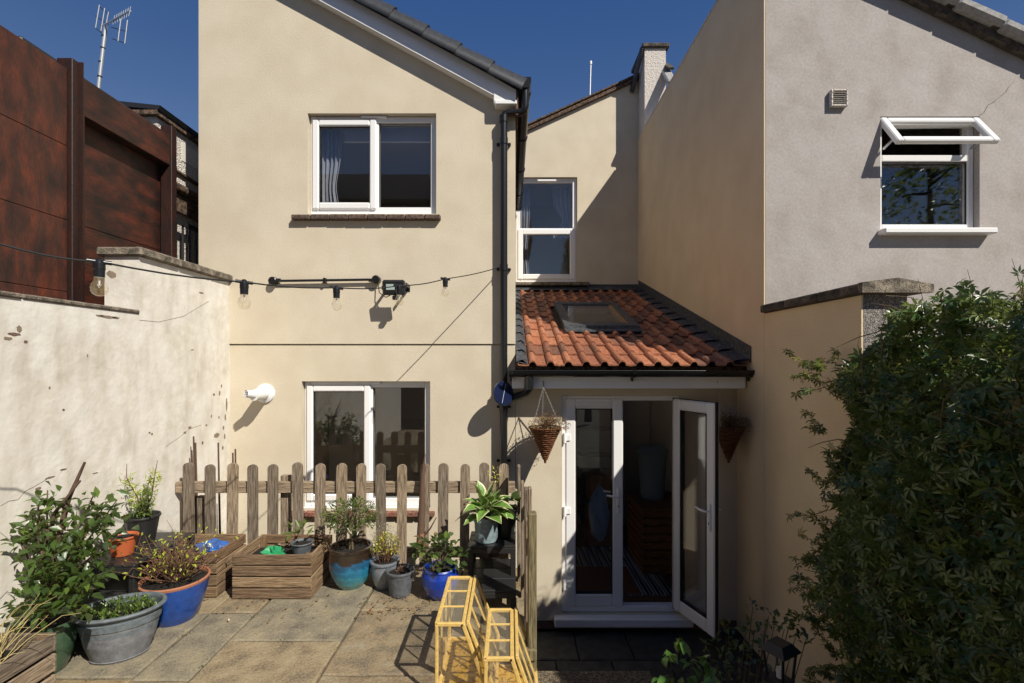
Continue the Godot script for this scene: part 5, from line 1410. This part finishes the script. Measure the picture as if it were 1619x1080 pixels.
func small_things() -> void:
	greenhouse("larger yellow framed table greenhouse with sloping glazed door on the patio", -0.345, 2.33, 2.83, 0.36, 0.125, 0.25)
	greenhouse("smaller yellow framed table greenhouse with a terracotta pot inside", -0.105, 2.15, 2.57, 0.305, 0.115, 0.205)
	var base := Vector3(-0.03, 0.016, -2.25)
	var P := pot("potted_cactus", "tiny terracotta pot with a dead sprig inside the smaller greenhouse", "", base, wall_prof(0.03, 0.042, 0.075, 0, 0.005, 0.006), M.terracotta, 0.065, 0.036)
	twigs(P, "twigs", base + Vector3(0, 0.065, 0), 14, 0.07, 0.6, 0.0016, M.leaf_grey)
	var mb: MB
	# string lights: five clear bulbs on a black cable from off the left to the downpipe
	var S := thing("string_lights", "black festoon cable with clear bulbs strung across to the downpipe", "string lights", Vector3(-1.0, 2.1, -3.0))
	var px := [[157, 414, 1.976], [386, 446, 2.47], [532, 455, 2.94], [631, 452, 3.37], [704, 441, 3.78]]
	var ends: Vector3 = at(791, 422, 4.44)
	var knots := [at(-120, 372, 1.58), at(0, 386, 1.74)]
	for e in px: knots.append(at(e[0], e[1], e[2]))
	knots.append(ends)
	var cable := []
	for i in knots.size() - 1:
		for k in 5:
			var t := k / 5.0
			cable.append(knots[i].lerp(knots[i + 1], t) - Vector3(0, 0.012 * sin(PI * t), 0))
	cable.append(ends)
	mb = MB.new(); mb.tube(cable, [0.0042], 6); add("cable", mb, M.black_rubber, S)
	mb = MB.new(); mb.tube([knots[0], at(-160, 372, 1.5), Vector3(XL + 0.01, 2.02, -1.2)], [0.0042], 6); add("cable", mb, M.black_rubber, S)
	for e in px:
		var c := at(e[0], e[1], e[2])
		mb = MB.new(); mb.lathe(c - Vector3(0, 0.062, 0), [Vector2(0.0, 0.0), Vector2(0.0185, 0.0), Vector2(0.0195, 0.03), Vector2(0.021, 0.032), Vector2(0.02, 0.055), Vector2(0.014, 0.066), Vector2(0.008, 0.075), Vector2(0, 0.076)], 14)
		mb.tube([c + Vector3(-0.03, 0.002, 0.025), c + Vector3(0.03, -0.002, -0.025)], [0.0085], 8)
		var bl := add("bulb_socket", mb, M.black_plastic, S)
		mb = MB.new(); mb.lathe(c - Vector3(0, 0.138, 0), [Vector2(0.0, 0.0), Vector2(0.012, 0.002), Vector2(0.022, 0.009), Vector2(0.0285, 0.021), Vector2(0.030, 0.034), Vector2(0.027, 0.047), Vector2(0.019, 0.060), Vector2(0.0165, 0.078)], 20); add("glass_bulb", mb, M.bulb_glass, bl)
		mb = MB.new(); mb.tube([c - Vector3(0, 0.065, 0), c - Vector3(0, 0.095, 0)], [0.005, 0.003], 6); mb.tube([c - Vector3(0.008, 0.09, 0), c - Vector3(0, 0.106, 0), c - Vector3(-0.008, 0.09, 0)], [0.0012], 4); add("filament_stem", mb, M.pale_line, bl)
	# black conduit with round end boxes
	var C := thing("conduit_pipe", "black conduit tube with round junction boxes on the cream wall", "conduit", at(513, 444, 4.5))
	var wz := WZ + 0.012
	var y := at(0, 443, 4.5).y
	var x0 := at(432, 443, 4.49).x
	var x1 := at(595, 441, 4.49).x
	mb = MB.new(); mb.tube([Vector3(x0, y - 0.01, wz + 0.032), Vector3(x1, y + 0.003, wz + 0.032)], [0.0115], 10); add("tube", mb, M.black_plastic, C)
	for e in [[x0, -0.01], [x1, 0.003]]:
		mb = MB.new(); mb.lathe(Vector3(e[0], y + e[1], wz + 0.001), [Vector2(0, 0.058), Vector2(0.03, 0.056), Vector2(0.037, 0.05), Vector2(0.038, 0.0)], 20, 1, 1, Basis(Vector3.RIGHT, PI / 2)); add("junction_box", mb, M.black_plastic, C)
	mb = MB.new(); mb.span(Vector3((x0 + x1) / 2 - 0.012, y - 0.03, wz), Vector3((x0 + x1) / 2 + 0.012, y + 0.018, wz + 0.048), 0.004); add("saddle_clip", mb, M.black_plastic, C)
	for e in [x0 + 0.05, x1 - 0.05]:
		mb = MB.new(); mb.tube([Vector3(e - 0.018, y - 0.003, wz + 0.032), Vector3(e + 0.018, y - 0.002, wz + 0.032)], [0.016], 10); add("gland", mb, M.black_plastic, C)
	# floodlight with sensor
	var L := thing("floodlight", "black rectangular floodlight with sensor on the cream wall", "floodlight", at(624, 455, 4.45))
	var fz := wz + 0.17
	var fb := Basis(Vector3.RIGHT, deg_to_rad(7))
	var fc := at(623, 455, 4.36); fc.z = fz
	mb = MB.new(); mb.box(fc, Vector3(0.20, 0.135, 0.03), fb, 0.014); add("housing", mb, M.black_metal, L)
	mb = MB.new(); mb.box(fc + fb * Vector3(0, 0, 0.0165), Vector3(0.165, 0.10, 0.004), fb, 0.001); add("glass_front", mb, M.black_plastic, L)
	mb = MB.new(); mb.box(fc + fb * Vector3(-0.025, 0.005, 0.0195), Vector3(0.075, 0.05, 0.002), fb); add("lamp_plate", mb, M.lamp_face, L)
	mb = MB.new(); mb.bar(fc + Vector3(-0.105, 0.0, -0.01), Vector3(fc.x - 0.105, fc.y, wz), 0.01, 0.03); mb.bar(fc + Vector3(0.105, 0.03, -0.01), Vector3(fc.x + 0.105, fc.y + 0.03, wz), 0.01, 0.03); mb.span(Vector3(fc.x - 0.11, fc.y - 0.012, wz), Vector3(fc.x + 0.11, fc.y + 0.04, wz + 0.006)); add("bracket", mb, M.black_metal, L)
	mb = MB.new(); mb.box(fc + Vector3(0.015, -0.09, 0.0), Vector3(0.05, 0.04, 0.045), fb, 0.008); mb.bar(fc + Vector3(0.015, -0.06, -0.01), fc + Vector3(0.015, -0.08, -0.005), 0.02, 0.02); add("sensor", mb, M.black_plastic, L)
	mb = MB.new(); mb.tube([Vector3(x1 + 0.02, y - 0.03, wz + 0.04), Vector3(x1 + 0.035, y - 0.12, wz + 0.06), Vector3(x1 + 0.10, y - 0.165, wz + 0.08), Vector3(x1 + 0.16, y - 0.14, wz + 0.1), fc + Vector3(0.01, -0.05, -0.02)], [0.0045], 6); add("cable", mb, M.black_rubber, L)
	# boiler flue
	var Fl := thing("boiler_flue", "white plastic boiler flue elbow on the cream wall", "flue", at(423, 620, 4.53))
	var fp := Vector3(-2.245, 1.31, WZ)
	mb = MB.new(); mb.lathe(fp, [Vector2(0, 0.035), Vector2(0.06, 0.034), Vector2(0.085, 0.02), Vector2(0.09, 0.0)], 24, 1, 1, Basis(Vector3.RIGHT, PI / 2)); add("wall_collar", mb, M.white_plastic, Fl)
	mb = MB.new(); mb.tube([fp + Vector3(0, 0, 0.02), fp + Vector3(0, -0.005, 0.17), fp + Vector3(-0.004, -0.008, 0.20)], [0.055, 0.055, 0.045], 18); add("duct", mb, M.white_plastic, Fl)
	mb = MB.new(); mb.tube([fp + Vector3(0.01, -0.002, 0.16), fp + Vector3(-0.03, 0.008, 0.225), fp + Vector3(-0.045, 0.012, 0.25)], [0.04, 0.034, 0.032], 16, false); add("nozzle", mb, M.white_plastic, Fl)
	mb = MB.new(); mb.tube([fp + Vector3(-0.029, 0.008, 0.222), fp + Vector3(-0.031, 0.0085, 0.226)], [0.031], 14); add("nozzle_mouth", mb, M.black_rubber, Fl)
	for k in 3:
		mb = MB.new(); mb.bar(fp + Vector3(-0.073, 0.0 + k * 0.016 - 0.004, 0.243), fp + Vector3(-0.018, 0.0 + k * 0.016 - 0.004, 0.251), 0.004, 0.004); add("grille_bar", mb, M.white_plastic, Fl)
	# solar disc on the downpipe
	var D := thing("solar_panel_disc", "round dark blue solar panel clipped to the downpipe", "solar panel", at(796, 622, 4.35))
	var dc := at(796, 622, 4.33)
	var db := Basis(Vector3.BACK, deg_to_rad(-22)) * Basis(Vector3.UP, deg_to_rad(30)) * Basis(Vector3.RIGHT, deg_to_rad(68))
	mb = MB.new(); mb.lathe(dc, [Vector2(0, -0.012), Vector2(0.105, -0.010), Vector2(0.110, 0.0), Vector2(0.108, 0.005), Vector2(0.104, 0.006)], 32, 1, 1, db); add("rim", mb, M.black_plastic, D)
	mb = MB.new(); mb.lathe(dc, [Vector2(0.105, 0.0055), Vector2(0.0, 0.0065)], 32, 1, 1, db); add("solar_cell", mb, M.solar_cell, D)
	mb = MB.new(); mb.box(dc + db * Vector3(0, 0.008, 0), Vector3(0.003, 0.001, 0.18), db); add("cell_line", mb, M.pale_line, D)
	mb = MB.new(); mb.tube([dc - db * Vector3(0, 0.01, 0), Vector3(-0.055, dc.y - 0.03, WZ + 0.1)], [0.015], 8); add("clip", mb, M.black_plastic, D)
	# hanging baskets
	basket("cone wicker hanging basket with withered plant left of the doors", at(862, 676, 4.30), at(859, 612, 4.30), 0.14)
	basket("cone wicker hanging basket with withered plant behind the open door leaf", at(1152, 676, 4.33), at(1134, 612, 4.33), 0.13)
	# lantern on a stake
	var T := thing("garden_lantern", "black metal lantern on a stake beside the climber", "lantern", Vector3(1.44, LY, -2.62))
	var lc := at(1233, 1050, 2.62)
	var lb := Basis(Vector3.UP, deg_to_rad(28)) * Basis(Vector3.BACK, deg_to_rad(2))
	for e in [[-1, -1], [1, -1], [1, 1], [-1, 1]]:
		mb = MB.new(); mb.bar(lc + lb * Vector3(e[0] * 0.042, -0.075, e[1] * 0.042), lc + lb * Vector3(e[0] * 0.055, 0.075, e[1] * 0.055), 0.010, 0.010); add("corner_post", mb, M.black_metal, T)
	for e in [[0, 1], [0, -1], [1, 0], [-1, 0]]:
		mb = MB.new()
		var nn := Vector3(e[0], 0, e[1])
		var ss := Vector3(e[1], 0, e[0])
		mb.face([lc + lb * (nn * 0.042 + ss * 0.042 - Vector3(0, 0.075, 0)), lc + lb * (nn * 0.042 - ss * 0.042 - Vector3(0, 0.075, 0)), lc + lb * (nn * 0.055 - ss * 0.055 + Vector3(0, 0.075, 0)), lc + lb * (nn * 0.055 + ss * 0.055 + Vector3(0, 0.075, 0))], lc); add("pane", mb, M.clear_glass, T)
	mb = MB.new()
	var r0 := []
	var r1 := []
	for e in [[-1, -1], [1, -1], [1, 1], [-1, 1]]:
		r0.append(lc + lb * Vector3(e[0] * 0.075, 0.076, e[1] * 0.075)); r1.append(lc + lb * Vector3(e[0] * 0.042, 0.118, e[1] * 0.042))
	mb.face(r0, lc + Vector3(0, 0.1, 0)); mb.face(r1, lc)
	for k in 4: mb.face([r0[k], r0[(k + 1) % 4], r1[(k + 1) % 4], r1[k]], lc)
	add("roof", mb, M.black_metal, T)
	mb = MB.new(); mb.box(lc + lb * Vector3(0, -0.083, 0), Vector3(0.10, 0.014, 0.10), lb, 0.002); add("base_plate", mb, M.black_metal, T)
	mb = MB.new(); mb.tube([lc - lb * Vector3(0, 0.09, 0), Vector3(lc.x, LY, lc.z)], [0.014], 8); add("stake", mb, M.black_metal, T)
	mb = MB.new(); mb.tube([lc - lb * Vector3(0, 0.07, 0), lc - lb * Vector3(0, 0.02, 0)], [0.018], 10); add("candle", mb, M.white_paint, T)
	# room contents seen through the doors
	var rug := thing("striped_rug", "grey striped rug with rust red centre inside the open doors", "rug", Vector3(1.0, -0.69, -5.5))
	bx("border", Vector3(0.55, -0.698, -6.1), Vector3(1.62, -0.688, -4.85), M.rug, rug)
	bx("centre", Vector3(0.62, -0.6875, -5.5), Vector3(1.30, -0.684, -4.86), M.rug_red, rug)
	var bn := thing("pedal_bin", "grey blue plastic bin on a slatted wooden box indoors", "bin", Vector3(1.62, 0.0, -5.6))
	mb = MB.new(); mb.lathe(Vector3(1.66, 0.021, -5.75), [Vector2(0, 0.0), Vector2(0.13, 0.0), Vector2(0.165, 0.52), Vector2(0.15, 0.53)], 24); add("body", mb, M.bin_grey, bn)
	mb = MB.new(); mb.lathe(Vector3(1.66, 0.55, -5.75), [Vector2(0.175, 0.0), Vector2(0.178, 0.03), Vector2(0.15, 0.06), Vector2(0, 0.07)], 24); add("lid", mb, M.bin_grey, bn)
	var bxn := thing("laundry_box", "dark slatted wooden box standing indoors by the open doors", "box", Vector3(1.66, -0.69, -5.75))
	for k in 8:
		mb = MB.new(); mb.span(Vector3(1.43, -0.68 + k * 0.087, -6.0), Vector3(1.45, -0.68 + k * 0.087 + 0.07, -5.3), 0.003); add("slat", mb, M.storage_wood, bxn)
		mb = MB.new(); mb.span(Vector3(1.452, -0.68 + k * 0.087, -5.32), Vector3(1.95, -0.68 + k * 0.087 + 0.07, -5.30), 0.003); add("slat", mb, M.storage_wood, bxn)
	bx("top", Vector3(1.42, 0.002, -6.02), Vector3(1.96, 0.018, -5.28), M.storage_wood, bxn)
	bx("liner", Vector3(1.47, -0.688, -5.98), Vector3(1.94, 0.0, -5.34), M.storage_wood, bxn)
	var yb := thing("storage_box", "mustard cardboard box indoors beyond the doors", "box", Vector3(1.2, -0.2, -6.2))
	bx("carton", Vector3(1.0, -0.16, -6.5), Vector3(1.41, 0.20, -6.1), M.pale_box, yb, 0.004)
	bx("stool", Vector3(0.98, -0.69, -6.5), Vector3(1.4, -0.165, -6.12), M.storage_wood, yb)
	var sh := thing("tall_shelf", "tall dark shelf unit against the far wall indoors", "shelf", Vector3(1.0, -0.69, -6.7))
	for x in [0.9, 1.4]: bx("upright", Vector3(x, -0.69, -6.88), Vector3(x + 0.025, 1.5, -6.62), M.storage_wood, sh)
	for k in 6: bx("shelf_board", Vector3(0.926, -0.4 + k * 0.36, -6.88), Vector3(1.399, -0.38 + k * 0.36, -6.63), M.storage_wood, sh)
	var lbg := thing("laundry_bag", "pale blue mesh bag hanging behind the closed door leaf", "bag", Vector3(0.92, -0.3, -5.1))
	mb = crumple(Vector3(0.93, 0.02, -5.15), Vector3(0.10, 0.28, 0.09), 21, 0.2); add("sack", mb, M.laundry_bag, lbg)
	mb = MB.new(); mb.tube([Vector3(0.93, 0.27, -5.15), Vector3(0.96, 0.55, -5.15), Vector3(0.93, 0.27, -5.14)], [0.006], 6); add("strap", mb, M.laundry_bag, lbg)
	curtain("pale blue sheer curtain at the left of the upper window", -1.80, -1.62, 2.98, 3.83, WZ - 0.22, 0.25)
	curtain("pale curtain at the left side of the tall rear window", 0.14, 0.34, 2.92, 4.56, BZ - 0.33, 0.2)
	curtain("pale gathered curtain at the right side of the tall rear window", 1.03, 0.72, 3.7, 4.56, BZ - 0.33, 0.5)
	var ld := thing("roller_blind", "white roller blind rolled high behind the upper window", "blind", Vector3(-1.25, 3.75, WZ - 0.3))
	mb = MB.new(); mb.span(Vector3(-1.6, 3.73, WZ - 0.25), Vector3(-0.7, 3.86, WZ - 0.24)); add("cloth", mb, M.curtain, ld)
	mb = MB.new(); mb.tube([Vector3(-1.6, 3.725, WZ - 0.245), Vector3(-0.7, 3.725, WZ - 0.245)], [0.008], 6); add("bottom_bar", mb, M.white_plastic, ld)

func basket(label: String, c: Vector3, hook: Vector3, rad: float) -> void:
	var B := thing("hanging_basket", label, "hanging basket", c - Vector3(0, 0.3, 0))
	var mb := MB.new()
	var h := 0.27
	for k in 15:
		var t := k / 14.0
		var rr := lerpf(rad, 0.018, pow(t, 0.9))
		var ring := []
		for a in 21:
			var an := TAU * a / 20.0
			ring.append(c + Vector3(cos(an) * rr * r(0.97, 1.03), -h * t + r(-0.003, 0.003), sin(an) * rr * r(0.97, 1.03)))
		ring[20] = ring[0]
		mb.tube(ring, [0.0085], 6, false)
	mb.lathe(c - Vector3(0, h + 0.04, 0), [Vector2(0, 0), Vector2(0.01, 0.0), Vector2(0.016, 0.05)], 10)
	add("wicker_cone", mb, M.wicker, B)
	mb = MB.new(); mb.lathe(c - Vector3(0, h, 0), [Vector2(0.012, 0.0), Vector2(rad - 0.008, h - 0.01), Vector2(0, h)], 16); add("lining", mb, M.earth, B)
	for k in 3:
		var an := TAU * k / 3.0 + 0.4
		var a := c + Vector3(cos(an) * rad, 0.01, sin(an) * rad)
		mb = MB.new()
		var n := int(a.distance_to(hook) / 0.016)
		for i in n:
			var p := a.lerp(hook, (i + 0.5) / n)
			mb.box(p, Vector3(0.007, 0.018, 0.003) if i % 2 else Vector3(0.003, 0.018, 0.007))
		add("chain", mb, M.chain, B)
	mb = MB.new(); mb.tube([hook, hook + Vector3(0, 0.03, 0), Vector3(hook.x, hook.y + 0.05, -4.325)], [0.004], 6); add("hook", mb, M.black_metal, B)
	var tp := twigs(B, "withered_stems", c, 110, 0.16, 1.1, 0.0016, M.twig, Vector3(0.35, 0, 0.1), 1.5)
	var pts := blob(c + Vector3(0.03, 0.025, 0.02), Vector3(rad * 1.35, 0.075, rad * 1.1), 800, -0.6)
	for e in tp: pts.append([e[3], rdir()])
	foliage(B, "withered_leaves", pts, 0.016, 0.008, M.leaf_rust)

# ---------- climber on the right wall ----------
func palmate(sz: float, n: int) -> ArrayMesh:
	var mb := MB.new()
	for k in n:
		var a := lerpf(-1.9, 1.9, k / float(n - 1))
		var d := Vector3(sin(a), 0.05, -cos(a))
		mb.leaf(d * sz * 0.04, d, Vector3.UP, sz * (0.62 if absf(a) > 1.2 else 0.85 if absf(a) > 0.5 else 1.0), sz * 0.27, 0.36, 0.24)
	return mb.mesh()
func climber_point(layer: float) -> Array:
	for i in 60:
		var d := r(0.75, 3.12)
		var y := r(LY, 2.03)
		var h := y - EYE
		# far edge of the growth recedes towards the top of the wall
		var edge := 3.05 if h < -0.6 else lerpf(3.05, 2.84, clampf((h + 0.6) / 0.7, 0, 1))
		edge += 0.10 * sin(y * 5.1) + 0.05 * sin(y * 13.0 + 1.0)
		if h < -1.3: edge -= 0.18 * clampf((-1.3 - h) / 0.4, 0, 1) * (0.5 + 0.5 * sin(y * 9.0))
		if d > edge: continue
		var lim := 1.86 + 0.06 * sin(d * 6.0) + 0.05 * sin(d * 15.0) + 0.03 * sin(d * 37.0) - 0.16 * clampf((d - 2.45) / 0.4, 0, 1)
		if y > lim: continue
		var bulge := 0.10 + 0.24 * clampf((0.15 - h) / 0.9, 0, 1)
		bulge *= clampf((edge - d) / 0.35 + 0.25, 0, 1) * (0.8 + 0.2 * sin(d * 7.0 + y * 4.0) + 0.16 * sin(y * 11.0 - d * 3.0))
		# thin towards the far lower edge
		if h < -1.2 and d > 2.7 and r(0, 1) < 0.5: continue
		var x := XR - 0.02 - bulge * (layer if layer < 1.0 else 1.0) * r(0.75, 1.05)
		return [Vector3(x, y, -d), edge - d]
	return []
func climber() -> void:
	var C := thing("climbing_plant", "dense dark green climber with palmate leaves covering the cream wall", "climber", Vector3(XR - 0.1, LY, -2.1))
	var meshes := [palmate(0.056, 5), palmate(0.064, 5), palmate(0.05, 5), palmate(0.068, 6)]
	var mats := [M.leaf_climber0, M.leaf_climber1, M.leaf_climber2, M.leaf_climber0, M.leaf_climber2, M.leaf_climber1, M.leaf_climber3]
	var mb := MB.new()
	for k in 90:
		var e := climber_point(r(0.2, 0.9))
		if e.is_empty(): continue
		var p: Vector3 = e[0]
		var pts := [p]
		var d := Vector3(r(-0.2, 0.1), r(-0.3, 1.0), r(-0.8, 0.8)).normalized()
		for q in 4:
			d = (d + rdir() * 0.5 + Vector3(-0.05, 0.05, 0)).normalized()
			p += d * 0.09
			p.x = minf(p.x, XR - 0.03); p.y = clampf(p.y, LY, 1.93)
			pts.append(p)
		mb.tube(pts, [0.0035, 0.003, 0.003, 0.0025, 0.0015], 4, false)
	for k in 9:
		var z := -1.4 - k * 0.18
		mb.tube([Vector3(XR - 0.05, LY, z), Vector3(XR - 0.09, 0.0, z + r(-0.1, 0.1)), Vector3(XR - 0.06, 0.9, z + r(-0.15, 0.15)), Vector3(XR - 0.04, 1.6, z + r(-0.2, 0.2))], [0.012, 0.01, 0.008, 0.005], 5, false)
	add("vine_stems", mb, M.stem, C)
	# the leaves nearest the eye as parts, the rest of the mass as one
	for k in 300:
		var e := climber_point(1.0)
		if e.is_empty(): continue
		var n := Vector3(-0.8, 0.5, 0.5) + rdir() * 0.7
		put("palmate_leaf", meshes[rng.randi_range(0, 3)], mats[rng.randi_range(0, 6)], C, facing(e[0], Vector3(r(-0.8, 0.3), r(-0.9, 0.4), r(-0.8, 0.8)), n.normalized(), r(0.85, 1.25)))
	# shoots that break the outline along the top and the far edge, each a stem that carries its leaves
	var shoots := []
	mb = MB.new()
	for k in 150:
		var p: Vector3
		var d: Vector3
		if k < 70:
			p = Vector3(XR - r(-0.04, 0.1), 1.76, -r(0.8, 2.6)); d = Vector3(r(-0.5, 0.3), r(0.5, 1.0), r(-0.6, 0.6)).normalized()
		else:
			var y := r(LY, 1.6)
			p = Vector3(XR - r(0.05, 0.26), y, -2.93 - 0.08 * sin(y * 5.1)); d = Vector3(r(-0.6, 0.1), r(-0.7, 0.6), -r(0.4, 1.0)).normalized()
		var l := r(0.07, 0.2) if k < 70 else r(0.06, 0.24)
		var pts := [p]
		for q in 5:
			d = (d + rdir() * 0.3).normalized()
			p += d * l / 5.0
			p.x = minf(p.x, XR - 0.02) if k >= 70 else p.x
			pts.append(p)
			for w in 2: shoots.append(facing(p + rdir() * 0.012, (rdir() + d * 0.4).normalized(), (Vector3.UP + rdir() * 0.7).normalized(), r(0.4, 0.85)))
		mb.tube(pts, [0.003, 0.0026, 0.0022, 0.002, 0.0016, 0.001], 4, false)
	add("shoots", mb, M.stem, C)
	for v in 8:
		var xs := []
		for k in (1800 if v < 7 else 140):
			var e := climber_point(r(0.1, 1.05))
			if e.is_empty(): continue
			var n := Vector3(-0.8, 0.5, 0.5) + rdir() * 0.9
			xs.append(facing(e[0], Vector3(r(-0.8, 0.4), r(-0.9, 0.5), r(-0.9, 0.9)), n.normalized(), r(0.5, 1.2)))
		for q in range(v, shoots.size(), 8): xs.append(shoots[q])
		var mm := MultiMesh.new()
		mm.transform_format = MultiMesh.TRANSFORM_3D
		mm.mesh = meshes[v % 4]
		mm.instance_count = xs.size()
		for i in xs.size(): mm.set_instance_transform(i, C.global_transform.affine_inverse() * xs[i])
		var mi := MultiMeshInstance3D.new()
		mi.name = numbered("leaf_mass", C); mi.multimesh = mm; mi.material_override = mats[v] if v < 7 else M.leaf_yellowing
		mi.set_meta("kind", "stuff")
		C.add_child(mi)
	# a few shoots against the wall and dry seed heads on top
	mb = MB.new()
	for k in 7:
		var o := Vector3(XR - 0.02, 1.8, -1.3 - k * 0.23)
		mb.tube([o, o + Vector3(r(-0.05, 0.05), 0.12, r(-0.05, 0.05)), o + Vector3(r(-0.1, 0.1), r(0.16, 0.24), r(-0.1, 0.1))], [0.003, 0.002, 0.001], 4, false)
	add("shoots", mb, M.twig, C)
	# young bramble-like shrub with fresh leaves, and dark shrub by the lantern
	var Y := thing("young_shrub", "fresh light green leafy shoots growing from the lower yard", "shrub", Vector3(0.95, LY, -2.45))
	mb = MB.new()
	var pts := []
	for e in [[1075, 1015, 2.45], [1060, 1040, 2.4], [1095, 1050, 2.4], [1115, 1045, 2.42], [1130, 1062, 2.4], [1050, 1070, 2.38], [1085, 1075, 2.36], [1110, 1080, 2.36], [1065, 1090, 2.35], [1130, 1095, 2.35], [1095, 1100, 2.35]]:
		var q := at(e[0], e[1], e[2])
		mb.tube([Vector3(0.92 + r(-0.05, 0.05), LY, -2.45), Vector3(q.x * 0.6 + 0.37, -0.3, -2.45), q], [0.005, 0.004, 0.002], 5, false)
		for k in 7: pts.append([q + rdir() * 0.022, (rdir() + Vector3(0, -0.5, 0.4)).normalized()])
	add("stem", mb, M.leaf_mid, Y)
	leaves_as_parts(Y, pts, [leaf_mesh(0.062, 0.045, 0.25, 0.15), leaf_mesh(0.05, 0.036, 0.3, 0.2)], [M.leaf_fresh, M.leaf_fresh, M.leaf_light])
	var K := thing("dark_shrub", "sparse dark leaved shrub between the open door and the lantern", "shrub", Vector3(1.35, LY, -2.95))
	mb = MB.new()
	pts = []
	for e in [[1152, 985, 3.0], [1148, 1005, 3.0], [1190, 960, 3.0], [1193, 995, 2.95], [1215, 975, 2.95], [1210, 992, 2.9], [1240, 995, 2.9], [1180, 990, 3.05], [1170, 1020, 2.9], [1200, 1030, 2.85], [1260, 1000, 2.85], [1150, 1040, 2.8], [1180, 1050, 2.8], [1135, 1060, 2.8], [1165, 1070, 2.75], [1215, 1065, 2.8], [1195, 1075, 2.7], [1225, 985, 2.95], [1120, 1020, 3.0], [1250, 980, 2.9], [1275, 1010, 2.8]]:
		var q := at(e[0], e[1], e[2])
		mb.tube([Vector3(1.35 + r(-0.1, 0.1), LY, -2.95 + r(-0.1, 0.1)), Vector3(q.x * 0.7 + 0.4, lerpf(LY, q.y, 0.6), q.z), q], [0.005, 0.004, 0.002], 5, false)
		for k in 9: pts.append([q + rdir() * 0.04, (rdir() + Vector3(0, 0.2, 0)).normalized()])
	add("stem", mb, M.stem, K)
	leaves_as_parts(K, pts, [leaf_mesh(0.046, 0.026, 0.2, 0.2), leaf_mesh(0.038, 0.02, 0.2, 0.2)], [M.leaf_dark, M.leaf_climber0, M.leaf_climber2])

# ---------- what the windows mirror, behind the eye ----------
func behind() -> void:
	var O := thing("opposite_house", "dark roofed house whose level eaves show in the upper window's reflection", "house", Vector3(-7, LY, 13))
	bx("wall", Vector3(-15, LY, 12), Vector3(1.0, 8.5, 18), M.opposite_brick, O)
	var mb := MB.new(); mb.extrude([Vector3(-15.3, 8.5, 11.7), Vector3(-15.3, 10.8, 15), Vector3(-15.3, 8.5, 18.3)], Vector3(16.6, 0, 0)); add("roof", mb, M.verge_tile, O)
	for k in 4: bx("window", Vector3(-13 + k * 3.6, 3.2, 11.95), Vector3(-11.9 + k * 3.6, 4.6, 11.999), M.room_paint, O)
	for e in [["broad_tree", "thin crowned tree mirrored in the grey gable's window", Vector3(8.9, LY, 2.2), 7.0, 1.7, false], ["conifer_tree", "dark conifer mirrored in the tall rear window", Vector3(3.2, LY, 11.0), 9.2, 1.5, true]]:
		var T := thing(e[0], e[1], "tree", e[2])
		var b: Vector3 = e[2]
		mb = MB.new(); mb.tube([b, b + Vector3(0.1, e[3] * 0.5, 0), b + Vector3(0, e[3] * 0.95, 0)], [0.16, 0.1, 0.03], 8)
		for k in 26:
			var t := r(0.35, 0.95)
			var o: Vector3 = b + Vector3(0, e[3] * t, 0)
			var rad: float = e[4] * (1.15 - t)
			var d := Vector3(r(-1, 1), r(0.1, 0.8), r(-1, 1)).normalized()
			mb.tube([o, o + d * rad * 0.6, o + d * rad * 1.2 + rdir() * 0.1], [0.04, 0.025, 0.01], 5, false)
		add("trunk", mb, M.bark, T)
		var pts := []
		for k in 2200:
			var t := r(0.25, 1.0)
			var rad: float = e[4] * (1.05 - t) if e[5] else e[4] * sin(PI * clampf((t - 0.2) / 0.85, 0, 1))
			var a := r(0, TAU)
			var q := sqrt(r(0.1, 1.0)) * rad
			pts.append([b + Vector3(cos(a) * q, e[3] * t, sin(a) * q), rdir()])
		foliage(T, "crown", pts, 0.20 if e[5] else 0.13, 0.07, M.leaf_dark if e[5] else M.leaf_light)
